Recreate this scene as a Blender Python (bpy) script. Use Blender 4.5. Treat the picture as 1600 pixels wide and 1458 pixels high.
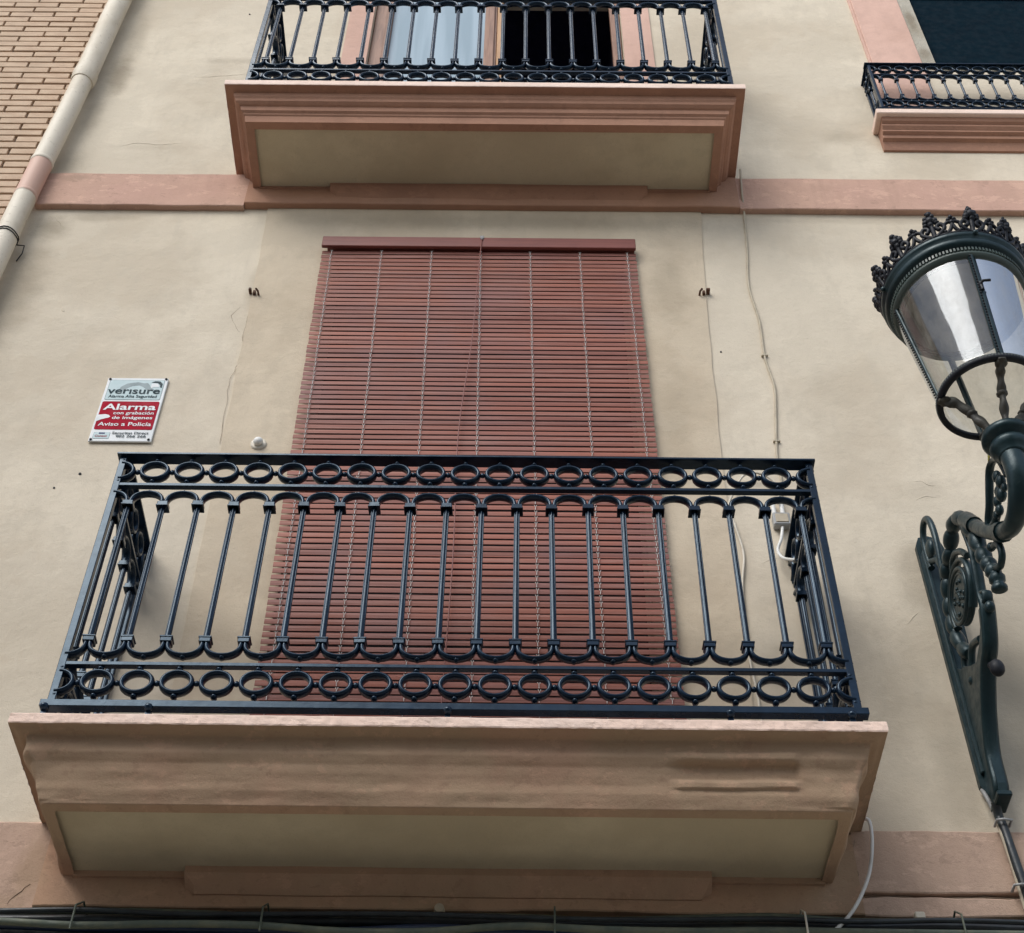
import bpy, math, random
from mathutils import Vector, Matrix, noise
random.seed(7)
R_ = math.radians
S = bpy.context.scene
for o in list(bpy.data.objects): bpy.data.objects.remove(o)
COL = S.collection

# ------------------------------------------------------------------ camera
cd = bpy.data.cameras.new('camera'); cam = bpy.data.objects.new('camera', cd); COL.objects.link(cam)
cd.sensor_width = 36; cd.lens = 53.82; cd.clip_start = .05; cd.clip_end = 500
cr = Vector((0.99994249, -0.00441868, 0.00977158)); cu = Vector((-0.00980365, -0.74598227, 0.66589364)); cf = Vector((-0.00434705, 0.66595115, 0.74598269))
m = Matrix((cr, cu, -cf)).transposed().to_4x4(); m.translation = Vector((0, -4, 1.6)); cam.matrix_world = m
S.camera = cam
# ------------------------------------------------------------------ sky, sun, exposure
SUN_EL, SUN_AZ = R_(46), R_(214)      # azimuth measured from +Y clockwise: the sun is in front of the wall, a little to the left
w = bpy.data.worlds.new("World"); S.world = w; w.use_nodes = True
wt = w.node_tree; wt.nodes.clear()
sky = wt.nodes.new('ShaderNodeTexSky'); sky.sky_type = 'NISHITA'; sky.sun_disc = False
sky.sun_elevation = SUN_EL; sky.sun_rotation = SUN_AZ; sky.air_density = 1.0; sky.dust_density = 1.5; sky.ozone_density = 1.0
hs = wt.nodes.new('ShaderNodeHueSaturation'); hs.inputs['Saturation'].default_value = .6
bg = wt.nodes.new('ShaderNodeBackground'); bg.inputs['Strength'].default_value = .125
wo = wt.nodes.new('ShaderNodeOutputWorld')
wt.links.new(sky.outputs[0], hs.inputs['Color']); wt.links.new(hs.outputs[0], bg.inputs[0]); wt.links.new(bg.outputs[0], wo.inputs[0])
sl = bpy.data.lights.new('sun', 'SUN'); sun = bpy.data.objects.new('sun', sl); COL.objects.link(sun)
sl.energy = 1.4; sl.angle = R_(35); sl.color = (1, .97, .92)
sd = Vector((math.sin(SUN_AZ)*math.cos(SUN_EL), math.cos(SUN_AZ)*math.cos(SUN_EL), math.sin(SUN_EL)))
sun.rotation_euler = sd.to_track_quat('Z', 'Y').to_euler()
S.view_settings.view_transform = 'Standard'; S.view_settings.look = 'None'; S.view_settings.gamma = 1
S.view_settings.exposure = 0.68
S.render.engine = 'CYCLES'
S.cycles.max_bounces = 8

# ------------------------------------------------------------------ materials
class NT:
    def __init__(s, name):
        s.m = bpy.data.materials.new(name); s.m.use_nodes = True; s.t = s.m.node_tree
        s.b = s.t.nodes['Principled BSDF']; s.geo = None
    def n(s, typ, **kw):
        nd = s.t.nodes.new(typ)
        for k, v in kw.items():
            if k in nd.inputs: nd.inputs[k].default_value = v
            else: setattr(nd, k, v)
        return nd
    def l(s, a, b): s.t.links.new(a, b)
    def pos(s):
        if not s.geo: s.geo = s.n('ShaderNodeNewGeometry')
        return s.geo.outputs['Position']
    def mapped(s, sc=(1, 1, 1), loc=(0, 0, 0)):
        mp = s.n('ShaderNodeMapping'); mp.inputs['Scale'].default_value = sc; mp.inputs['Location'].default_value = loc
        s.l(s.pos(), mp.inputs[0]); return mp.outputs[0]
    def noise(s, scale, detail=4, rough=.55, sc=(1, 1, 1), loc=(0, 0, 0), dist=0):
        nd = s.n('ShaderNodeTexNoise', Scale=scale, Detail=detail, Roughness=rough, Distortion=dist)
        s.l(s.mapped(sc, loc), nd.inputs['Vector']); return nd.outputs['Fac']
    def ramp(s, f, a, b, lo=0., hi=1.):
        r = s.n('ShaderNodeMapRange', interpolation_type='SMOOTHSTEP'); r.inputs[1].default_value = a; r.inputs[2].default_value = b
        r.inputs[3].default_value = lo; r.inputs[4].default_value = hi; s.l(f, r.inputs[0]); return r.outputs[0]
    def mul(s, a, b):
        x = s.n('ShaderNodeMath', operation='MULTIPLY'); 
        s.l(a, x.inputs[0])
        if isinstance(b, (int, float)): x.inputs[1].default_value = b
        else: s.l(b, x.inputs[1])
        return x.outputs[0]
    def add(s, a, b):
        x = s.n('ShaderNodeMath', operation='ADD'); s.l(a, x.inputs[0])
        if isinstance(b, (int, float)): x.inputs[1].default_value = b
        else: s.l(b, x.inputs[1])
        return x.outputs[0]
    def mix(s, f, a, b):
        x = s.n('ShaderNodeMix', data_type='RGBA')
        if isinstance(f, (int, float)): x.inputs[0].default_value = f
        else: s.l(f, x.inputs[0])
        for v, i in ((a, 6), (b, 7)):
            if isinstance(v, tuple): x.inputs[i].default_value = (*v, 1)
            else: s.l(v, x.inputs[i])
        return x.outputs[2]
    def bump(s, h, strength, dist, prev=None):
        b = s.n('ShaderNodeBump', Strength=strength, Distance=dist); s.l(h, b.inputs['Height'])
        if prev: s.l(prev, b.inputs['Normal'])
        return b.outputs[0]
    def out(s, col, rough, nrm=None, metal=0, spec=.5):
        if isinstance(col, tuple): s.b.inputs['Base Color'].default_value = (*col, 1)
        else: s.l(col, s.b.inputs['Base Color'])
        if isinstance(rough, (int, float)): s.b.inputs['Roughness'].default_value = rough
        else: s.l(rough, s.b.inputs['Roughness'])
        if nrm: s.l(nrm, s.b.inputs['Normal'])
        s.b.inputs['Metallic'].default_value = metal; s.b.inputs['Specular IOR Level'].default_value = spec
        return s.m

def sc3(c, k): return tuple(min(1, x*k) for x in c)
def plaster(name, col, stain_shade=(), grain=1., streak=.25, alt=None, stain_shade_col=None, chips=0):
    t = NT(name)
    alt = alt or (col[0]*.84, col[1]*.82, col[2]*.80)
    big = t.noise(1.3, 5, .6)
    c = t.mix(t.ramp(big, .40, .62), col, alt)
    med = t.noise(9, 5, .65, sc=(1, 1, .55))
    c = t.mix(t.ramp(med, .47, .66, 0, .38), c, sc3(col, .78))
    ver = t.noise(6, 4, .6, sc=(2.2, 2.2, .22))
    c = t.mix(t.ramp(ver, .52, .78, 0, streak), c, sc3(col, .72))
    pt = t.noise(.9, 7, .62, loc=(3, 0, 1)); c = t.mix(t.ramp(pt, .51, .53, 0, .55), c, sc3(col, .90))
    if chips:
        c = t.mix(t.ramp(t.noise(10, 7, .72, sc=(1, 1, 1.8)), .575, .59, 0, chips), c, sc3(col, 1.22))
        c = t.mix(t.ramp(t.noise(16, 6, .7, sc=(1, 1, 1.4), loc=(5, 2, 1)), .595, .61, 0, chips), c, sc3(col, .62))
    speck = t.noise(160, 2, .5)
    c = t.mix(t.ramp(speck, .55, .75, 0, .4), c, sc3(col, .70))
    stain_shade_col = stain_shade_col or (.20, .16, .11)
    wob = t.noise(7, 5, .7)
    for (x, z, rx, rz, k) in stain_shade:
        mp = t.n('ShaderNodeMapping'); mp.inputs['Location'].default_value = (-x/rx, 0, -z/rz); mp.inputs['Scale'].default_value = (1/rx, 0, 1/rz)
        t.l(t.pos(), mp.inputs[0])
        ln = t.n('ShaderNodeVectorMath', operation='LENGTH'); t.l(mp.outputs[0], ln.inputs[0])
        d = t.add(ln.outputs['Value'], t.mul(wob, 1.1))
        c = t.mix(t.ramp(d, .75, 1.6, min(.75, k*1.1), 0), c, stain_shade_col)
    fine = t.noise(210, 3, .6); mid = t.noise(38, 5, .62, sc=(1, 1, 1)); lump = t.noise(5, 4, .55, sc=(1, 1, 1.1))
    trow = t.noise(17, 5, .6, sc=(1, 1, 1.15), dist=.5)
    n1 = t.bump(lump, .4, .02); n2 = t.bump(trow, .22, .006, n1); n3 = t.bump(mid, .5*grain, .0032, n2); n4 = t.bump(fine, .8*grain, .0014, n3)
    return t.out(c, .92, n4, spec=.25)

def paint(name, col, rough=.45, alt=None, wear=None, bumpk=.3, spec=.5, sc=60):
    t = NT(name)
    c = t.mix(t.ramp(t.noise(14, 4, .6), .4, .7), col, alt or sc3(col, .7))
    if wear: c = t.mix(t.ramp(t.noise(45, 5, .7), .60, .74, 0, .55), c, wear)
    r = t.ramp(t.noise(25, 4, .6), .3, .7, rough*.8, min(1, rough*1.35))
    n = t.bump(t.noise(sc, 4, .6), bumpk, .0025)
    return t.out(c, r, n, spec=spec)

WALL = (.66, .585, .465)
wall_st_shade = [(-2.21, 9.25, .09, .30, .5), (-2.2, 9.7, .08, .4, .25), (-2.26, 8.8, .07, .3, .3), (-1.62, 9.45, .28, .05, .2), (-1.9, 8.5, .3, .04, .12), (-2.0, 7.84, .25, .05, .3), (1.6, 7.87, .8, .035, .15), (1.55, 5.96, .15, .08, .14), (-1.9, 5.2, .4, .12, .08), (1.3, 6.6, .25, .5, .06), (-2.22, 7.75, .12, .14, .45), (-2.26, 7.2, .16, .5, .35), (-2.3, 8.3, .15, .2, .3),
  (-1.05, 7.35, .16, .45, .22), (-1.0, 6.6, .10, .5, .25), (.68, 7.3, .13, .40, .26), (.64, 6.4, .09, .5, .16), (-.1, 7.82, 1.3, .09, .25), (-1.26, 9.2, .25, .08, .18), (1.0, 9.7, .3, .5, .1),  # blobs on either side of the blind paint its soft shade on the wall
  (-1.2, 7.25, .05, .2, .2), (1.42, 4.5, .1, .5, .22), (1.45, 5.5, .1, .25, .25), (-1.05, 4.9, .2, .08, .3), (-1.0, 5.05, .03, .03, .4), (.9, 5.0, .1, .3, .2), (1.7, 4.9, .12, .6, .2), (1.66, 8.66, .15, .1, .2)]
M = {}
M['wall'] = plaster('cream_plaster', WALL, wall_st_shade)
M['surround'] = plaster('warm_cream_plaster', (.60, .51, .385), wall_st_shade[5:11] + wall_st_shade[15:18])
M['soffit'] = plaster('soffit_cream', (.60, .52, .365), [(-.6, 4.2, .8, .3, .1)], grain=.8, streak=0)
M['pink'] = plaster('terracotta_band', chips=.4, streak=.45, col=(.56, .365, .28), stain_shade=[(-1.45, 4.25, .10, .16, .3), (.98, 4.3, .08, .2, .35), (-2.2, 8.15, .12, .05, .3), (-1.30, 8.19, .08, .03, .5)], alt=(.52, .33, .26))
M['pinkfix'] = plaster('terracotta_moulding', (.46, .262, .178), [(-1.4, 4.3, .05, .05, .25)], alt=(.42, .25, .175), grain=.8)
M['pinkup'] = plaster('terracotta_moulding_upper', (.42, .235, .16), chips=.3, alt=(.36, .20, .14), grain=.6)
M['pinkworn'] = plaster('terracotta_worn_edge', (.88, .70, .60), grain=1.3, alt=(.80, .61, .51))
M['brownfix'] = plaster('brown_terracotta_moulding', (.47, .30, .205), chips=.35, stain_shade=[(-.95, 4.30, .10, .03, .12)], alt=(.40, .285, .19), grain=.9, stain_shade_col=(.30, .2, .1))
M['brownband'] = plaster('brown_terracotta_band', (.50, .355, .275), chips=.4, streak=.4, stain_shade=[(-1.45, 4.22, .07, .18, .35), (.98, 4.3, .08, .2, .35), (-1.6, 4.10, .2, .05, .3)], alt=(.46, .33, .25), grain=1.3, stain_shade_col=(.26, .18, .10))
M['pinklight'] = plaster('pink_window_surround', (.66, .44, .36), grain=.5)
M['stone'] = plaster('weathered_stone_jamb', (.48, .45, .38), [(2.26, 9.6, .05, .1, .5), (2.26, 10.0, .04, .2, .6)], grain=2.5, alt=(.36, .32, .25))
M['iron'] = paint('dark_blue_iron_paint', (.004, .010, .021), .20, alt=(.007, .017, .035), wear=(.012, .030, .046), spec=.38, bumpk=.18, sc=35)
M['iron'].node_tree.nodes['Principled BSDF'].inputs['Specular Tint'].default_value = (.55, .78, 1, 1)
M['lampiron'] = paint('dark_green_cast_iron', (.008, .021, .025), .36, alt=(.013, .030, .035), wear=(.04, .062, .06), bumpk=.5, sc=40, spec=.35)
M['lampiron'].node_tree.nodes['Principled BSDF'].inputs['Specular Tint'].default_value = (.78, .95, 1, 1)
M['crowniron'] = paint('black_cast_iron', (.006, .008, .013), .5, alt=(.010, .013, .02), bumpk=.5, spec=.3)
M['bronze'] = paint('weathered_brown_iron', (.035, .033, .026), .55, alt=(.06, .055, .04), wear=(.09, .085, .07), bumpk=.7)
M['beadiron'] = paint('grey_green_iron', (.06, .085, .075), .45, alt=(.04, .06, .055))
M['white'] = paint('white_plastic', (.72, .72, .69), .5, alt=(.6, .6, .56))
M['signwhite'] = paint('sign_white', (.80, .82, .82), .8, alt=(.72, .75, .75), bumpk=.05, spec=.1)
M['signblue'] = paint('sign_pale_blue', (.55, .66, .67), .8, alt=(.48, .60, .61), bumpk=.05, spec=.1)
M['signred'] = paint('sign_red', (.36, .012, .03), .8, alt=(.30, .02, .035), bumpk=.05, spec=.1)
M['signgrey'] = paint('sign_grey', (.34, .40, .41), .8, bumpk=.05, spec=.1)
M['ink'] = paint('sign_ink', (.012, .035, .045), .5, bumpk=.05, spec=.1)
M['navy'] = paint('sign_navy', (.03, .03, .14), .5, bumpk=.05, spec=.1)
M['metal'] = paint('grey_metal', (.35, .36, .36), .4, alt=(.22, .22, .22))
M['reflector'] = paint('grey_reflector', (.30, .285, .26), .35, alt=(.24, .23, .21))
M['crackline'] = paint('crack_line', (.20, .145, .10), .95, alt=(.30, .24, .17))
M['rust'] = paint('rusty_iron', (.12, .055, .03), .85, alt=(.07, .035, .02), bumpk=1)
M['cable_white'] = paint('beige_cable', (.62, .57, .47), .55, alt=(.5, .45, .36))
M['cable_tan'] = paint('tan_painted_cable', (.46, .40, .30), .7, alt=(.38, .33, .25))
M['cable_black'] = paint('black_cable', (.010, .014, .018), .4, alt=(.02, .03, .035))
M['cable_blue'] = paint('dark_blue_cable', (.015, .03, .07), .4)
M['cable_green'] = paint('dusty_green_cable', (.07, .09, .07), .6, alt=(.12, .13, .09))
M['dark'] = paint('dark_recess', (.015, .018, .022), .8)
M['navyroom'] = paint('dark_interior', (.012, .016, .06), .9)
M['teal'] = paint('dark_teal_shutter', (.0015, .011, .019), .9, alt=(.0015, .009, .016), bumpk=.1, spec=.05)
M['yellow'] = paint('yellow_leaf', (.35, .30, .04), .6)
M['paving'] = plaster('street_paving', (.29, .275, .25), grain=2)
M['opp'] = plaster('grey_plaster_opposite', (.50, .48, .44))

def pipe_mat():
    t = NT('pipe_paint')
    z = t.n('ShaderNodeSeparateXYZ'); t.l(t.pos(), z.inputs[0])
    wob = t.mul(t.noise(20, 3), .03)
    zz = t.add(z.outputs['Z'], wob)
    c = t.mix(t.ramp(t.noise(4, 5, .65, sc=(1, 1, .4)), .4, .65), (.68, .62, .51), (.55, .48, .37))
    c = t.mix(t.ramp(t.noise(50, 6, .75), .57, .68, 0, .6), c, (.33, .27, .2))
    up = t.ramp(zz, 7.895, 7.905); dn = t.ramp(zz, 8.195, 8.205, 1, 0)
    c = t.mix(t.mul(up, dn), c, (.58, .38, .30))
    return t.out(c, .6, t.bump(t.noise(30, 4), .3, .003), spec=.4)
M['pipe'] = pipe_mat()

def wood(name, col, dark, sc=(1, 1, 1), rough=.5):
    t = NT(name)
    g = t.noise(22, 6, .65, sc=sc, dist=.4)
    c = t.mix(t.ramp(g, .35, .7), col, dark)
    c = t.mix(t.ramp(t.noise(3, 3), .4, .7, 0, .4), c, sc3(col, 1.25))
    return t.out(c, rough, t.bump(g, .25, .002), spec=.35)
M['doorwood'] = wood('weathered_door_wood', (.30, .17, .115), (.17, .09, .06), sc=(3, 3, .2))
M['doortan'] = wood('tan_door_edge', (.50, .30, .15), (.38, .2, .1), sc=(3, 3, .2))
M['valance'] = wood('valance_wood', (.20, .062, .048), (.15, .045, .038), sc=(.2, 1, 4), rough=.4)
def slat_mat():
    t = NT('blind_slat_wood')
    z = t.n('ShaderNodeSeparateXYZ'); t.l(t.pos(), z.inputs[0])
    k = t.n('ShaderNodeMath', operation='FLOOR'); t.l(t.mul(z.outputs['Z'], 1/.0310), k.inputs[0])
    wn = t.n('ShaderNodeTexWhiteNoise', noise_dimensions='1D'); t.l(k.outputs[0], wn.inputs['W'])
    c = t.mix(wn.outputs['Value'], (.31, .105, .070), (.17, .058, .044))
    g = t.noise(14, 5, .65, sc=(.25, 1, 9))
    c = t.mix(t.ramp(g, .42, .72, 0, .7), c, (.35, .18, .145))
    c = t.mix(t.ramp(t.noise(2.2, 3), .45, .7, 0, .5), c, (.21, .11, .108))
    return t.out(c, .5, t.bump(g, .3, .002), spec=.22)
M['slat'] = slat_mat()

def brick_mat(col, alt):
    t = NT('yellow_brick')
    g = t.noise(3.5, 3, .6); v = t.noise(11, 2, .5, sc=(1, 1, 3))
    c = t.mix(t.ramp(v, .35, .68), col, alt); c = t.mix(t.ramp(g, .4, .7, 0, .4), c, sc3(col, .75))
    c = t.mix(t.ramp(t.noise(90, 4, .7), .58, .72, 0, .4), c, sc3(col, .5))
    return t.out(c, .9, t.bump(t.noise(120, 4, .7), .6, .003), spec=.2)
M['brick'] = brick_mat((.58, .44, .32), (.51, .37, .265))
M['mortar'] = paint('dark_mortar', (.19, .135, .10), .95, alt=(.12, .085, .06), bumpk=1)

def glass_mat(name, tint, rough=.02, alpha_mix=.0, trans=1.0):
    t = NT(name); t.b.inputs['Transmission Weight'].default_value = trans; t.b.inputs['IOR'].default_value = 1.45
    return t.out(tint, rough)
def thin_glass(name, reflect, tint=(.93, .96, .95)):
    m_ = bpy.data.materials.new(name); m_.use_nodes = True; t = m_.node_tree; t.nodes.clear()
    tr = t.nodes.new('ShaderNodeBsdfTransparent'); tr.inputs[0].default_value = (*tint, 1)
    gl = t.nodes.new('ShaderNodeBsdfGlossy'); gl.inputs['Roughness'].default_value = .07; gl.inputs[0].default_value = (.9, .95, 1, 1)
    ge = t.nodes.new('ShaderNodeNewGeometry'); no = t.nodes.new('ShaderNodeTexNoise'); no.inputs['Scale'].default_value = 9; mp = t.nodes.new('ShaderNodeMapping'); mp.inputs['Scale'].default_value = (1, 1, .25)
    bu = t.nodes.new('ShaderNodeBump'); bu.inputs['Strength'].default_value = .35; bu.inputs['Distance'].default_value = .012
    t.links.new(ge.outputs['Position'], mp.inputs[0]); t.links.new(mp.outputs[0], no.inputs['Vector']); t.links.new(no.outputs['Fac'], bu.inputs['Height']); t.links.new(bu.outputs[0], gl.inputs['Normal'])
    lw = t.nodes.new('ShaderNodeLayerWeight'); lw.inputs['Blend'].default_value = .5
    pw = t.nodes.new('ShaderNodeMath'); pw.operation = 'POWER'; pw.inputs[1].default_value = 4.0; t.links.new(lw.outputs['Facing'], pw.inputs[0])
    fr = t.nodes.new('ShaderNodeMapRange'); fr.inputs[3].default_value = reflect; fr.inputs[4].default_value = 1.0; t.links.new(pw.outputs[0], fr.inputs[0])
    mx = t.nodes.new('ShaderNodeMixShader'); o = t.nodes.new('ShaderNodeOutputMaterial')
    t.links.new(fr.outputs[0], mx.inputs[0]); t.links.new(tr.outputs[0], mx.inputs[1]); t.links.new(gl.outputs[0], mx.inputs[2]); du = t.nodes.new('ShaderNodeBsdfDiffuse'); du.inputs[0].default_value = (.45, .43, .38, 1)
    n2 = t.nodes.new('ShaderNodeTexNoise'); n2.inputs['Scale'].default_value = 14; n2.inputs['Detail'].default_value = 6; n2.inputs['Roughness'].default_value = .7; m2 = t.nodes.new('ShaderNodeMapping'); m2.inputs['Scale'].default_value = (1, 1, .4)
    r2 = t.nodes.new('ShaderNodeMapRange'); r2.inputs[1].default_value = .42; r2.inputs[2].default_value = .72; r2.inputs[3].default_value = .03; r2.inputs[4].default_value = .28
    t.links.new(ge.outputs['Position'], m2.inputs[0]); t.links.new(m2.outputs[0], n2.inputs['Vector']); t.links.new(n2.outputs['Fac'], r2.inputs[0])
    mz = t.nodes.new('ShaderNodeMixShader'); t.links.new(r2.outputs[0], mz.inputs[0]); t.links.new(mx.outputs[0], mz.inputs[1]); t.links.new(du.outputs[0], mz.inputs[2]); t.links.new(mz.outputs[0], o.inputs[0])
    return m_
M['lampglass'] = thin_glass('lantern_glass', .075, (.9, .93, .93))
M['filmglass'] = thin_glass('lantern_glass_filmed', .62, (.8, .85, .9))
def window_glass():
    t = NT('window_glass'); f = t.noise(5, 2, .4, sc=(3, 1, .15)); return t.out(t.mix(t.ramp(f, .4, .65), (.36, .46, .53), (.27, .36, .42)), .05, t.bump(t.noise(3, 2, .5), .04, .01), spec=.5)
M['winglass'] = window_glass(); M['winglass'].node_tree.nodes['Principled BSDF'].inputs['IOR'].default_value = 1.45

# ------------------------------------------------------------------ mesh helpers
def wloc(o):
    v = Vector((0, 0, 0))
    while o: v += o.location; o = o.parent
    return v
class MB:
    def __init__(s): s.v = []; s.f = []; s.sm = []
    def addf(s, vs, fs, smooth=False):
        b = len(s.v); s.v += [tuple(p) for p in vs]; s.f += [tuple(i+b for i in f) for f in fs]; s.sm += [smooth]*len(fs); return s
    def box(s, x0, x1, y0, y1, z0, z1, bev=0):
        if bev:
            b = bev; X = (x0, x1); Y = (y0, y1); Z = (z0, z1); vs = []; idx = {}
            for i in (0, 1):
                for j in (0, 1):
                    for k in (0, 1):
                        sx, sy, sz = (1, -1)[i], (1, -1)[j], (1, -1)[k]
                        idx[i, j, k] = len(vs)
                        vs += [(X[i], Y[j]+sy*b, Z[k]+sz*b), (X[i]+sx*b, Y[j], Z[k]+sz*b), (X[i]+sx*b, Y[j]+sy*b, Z[k])]
            fs = []
            def q(*a): fs.append(a)
            g = lambda i, j, k, a: idx[i, j, k]+a
            q(g(0,0,0,0), g(0,0,1,0), g(0,1,1,0), g(0,1,0,0)); q(g(1,0,0,0), g(1,1,0,0), g(1,1,1,0), g(1,0,1,0))
            q(g(0,0,0,1), g(1,0,0,1), g(1,0,1,1), g(0,0,1,1)); q(g(0,1,0,1), g(0,1,1,1), g(1,1,1,1), g(1,1,0,1))
            q(g(0,0,0,2), g(0,1,0,2), g(1,1,0,2), g(1,0,0,2)); q(g(0,0,1,2), g(1,0,1,2), g(1,1,1,2), g(0,1,1,2))
            for i in (0, 1):
                for j in (0, 1): q(g(i,j,0,0), g(i,j,0,1), g(i,j,1,1), g(i,j,1,0))
            for i in (0, 1):
                for k in (0, 1): q(g(i,0,k,0), g(i,0,k,2), g(i,1,k,2), g(i,1,k,0))
            for j in (0, 1):
                for k in (0, 1): q(g(0,j,k,1), g(0,j,k,2), g(1,j,k,2), g(1,j,k,1))
            for i in (0, 1):
                for j in (0, 1):
                    for k in (0, 1): q(g(i,j,k,0), g(i,j,k,1), g(i,j,k,2))
            return s.addf(vs, fs)
        vs = [(x, y, z) for x in (x0, x1) for y in (y0, y1) for z in (z0, z1)]
        return s.addf(vs, [(0,1,3,2), (4,6,7,5), (0,4,5,1), (2,3,7,6), (0,2,6,4), (1,5,7,3)])
    def tube(s, path, r, n=10, closed=False, flat=None, cap=True):
        P = [Vector(p) for p in path]; N = len(P)
        if isinstance(r, (int, float)): r = [r]*N
        prev = None; rings = []
        for i in range(N):
            if closed: t = P[(i+1) % N]-P[i-1]
            else: t = P[min(i+1, N-1)]-P[max(i-1, 0)]
            t.normalize()
            if flat is not None: a = Vector(flat); a = (a-t*a.dot(t)).normalized()
            elif prev is None:
                a = Vector((0, 0, 1)) if abs(t.z) < .9 else Vector((1, 0, 0)); a = (a-t*a.dot(t)).normalized()
            else: a = (prev-t*prev.dot(t)).normalized()
            prev = a; b = t.cross(a); ri = r[i]; ra, rb = ri if isinstance(ri, tuple) else (ri, ri)
            rings.append([P[i]+a*(ra*math.cos(2*math.pi*k/n))+b*(rb*math.sin(2*math.pi*k/n)) for k in range(n)])
        vs = [p for q in rings for p in q]; fs = []
        for i in range(N if closed else N-1):
            j = (i+1) % N
            for k in range(n): fs.append((i*n+k, i*n+(k+1) % n, j*n+(k+1) % n, j*n+k))
        s.addf(vs, fs, True)
        if not closed and cap: s.addf(rings[0], [tuple(range(n))[::-1]]); s.addf(rings[-1], [tuple(range(n))])
        return s
    def lathe(s, prof, c=(0, 0, 0), n=32, closed=False, a0=0, a1=2*math.pi, smooth=True):
        full = abs(a1-a0-2*math.pi) < 1e-6; m_ = n if full else n+1; L = len(prof); vs = []
        for i in range(m_):
            a = a0+(a1-a0)*i/n
            for (r, z) in prof: vs.append((c[0]+r*math.cos(a), c[1]+r*math.sin(a), c[2]+z))
        fs = []
        for i in range(n):
            j = (i+1) % m_
            for k in range(L if closed else L-1):
                k2 = (k+1) % L; fs.append((i*L+k, j*L+k, j*L+k2, i*L+k2))
        return s.addf(vs, fs, smooth)
    def ball(s, c, r, n=12):
        rx, ry, rz = r if isinstance(r, tuple) else (r, r, r); h = n//2; vs = []; fs = []
        for i in range(h+1):
            ph = math.pi*i/h
            for k in range(n): a = 2*math.pi*k/n; vs.append((c[0]+rx*math.sin(ph)*math.cos(a), c[1]+ry*math.sin(ph)*math.sin(a), c[2]+rz*math.cos(ph)))
        for i in range(h):
            for k in range(n): fs.append((i*n+k, (i+1)*n+k, (i+1)*n+(k+1) % n, i*n+(k+1) % n))
        return s.addf(vs, fs, True)
    def extr(s, poly, axis, a, b):
        n = len(poly)
        def P(p, h): return (h, p[0], p[1]) if axis == 'x' else ((p[0], h, p[1]) if axis == 'y' else (p[0], p[1], h))
        vs = [P(p, a) for p in poly]+[P(p, b) for p in poly]
        return s.addf(vs, [tuple(range(n))[::-1], tuple(range(n, 2*n))]+[(i, (i+1) % n, n+(i+1) % n, n+i) for i in range(n)])
    def build(s, name, mat, parent=None, loc=None, local=False):
        me = s.mesh(name, mat, Vector((0, 0, 0)) if (local or not parent) else wloc(parent))
        o = bpy.data.objects.new(name, me); COL.objects.link(o)
        if parent: o.parent = parent
        if loc: o.location = loc
        return o
    def mesh(s, name, mat, off=Vector((0, 0, 0))):
        me = bpy.data.meshes.new(name); me.from_pydata([tuple(Vector(p)-off) for p in s.v], [], s.f)
        me.polygons.foreach_set('use_smooth', s.sm); me.materials.append(M[mat] if isinstance(mat, str) else mat)
        import bmesh
        bm = bmesh.new(); bm.from_mesh(me); bmesh.ops.recalc_face_normals(bm, faces=bm.faces); bm.to_mesh(me); bm.free()
        return me
def tag(o, label=None, cat=None, group=None, kind=None):
    if label: o['label'] = label
    if cat: o['category'] = cat
    if group: o['group'] = group
    if kind: o['kind'] = kind
    return o
def thing(name, label, cat, loc=(0, 0, 0), group=None):
    o = bpy.data.objects.new(name, None); o.empty_display_size = .1; COL.objects.link(o); o.location = loc
    return tag(o, label, cat, group)
def inst(name, me, parent, loc, rz=0, sx=1):
    o = bpy.data.objects.new(name, me); COL.objects.link(o); o.parent = parent; o.location = loc; o.rotation_euler = (0, 0, rz)
    return o
def smooth_path(pts, k=6):
    P = [Vector(p) for p in pts]; out = []
    for i in range(len(P)-1):
        p0 = P[max(i-1, 0)]; p1 = P[i]; p2 = P[i+1]; p3 = P[min(i+2, len(P)-1)]
        for j in range(k):
            t = j/k; out.append(.5*((2*p1)+(p2-p0)*t+(2*p0-5*p1+4*p2-p3)*t*t+(3*p1-p0-3*p2+p3)*t**3))
    out.append(P[-1]); return out

# ------------------------------------------------------------------ the setting
g_ = MB(); g_.addf([(-150, -150, 0), (150, -150, 0), (150, 150, 0), (-150, 150, 0)], [(0, 1, 2, 3)])
tag(g_.build('street', 'paving'), kind='structure')

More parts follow.
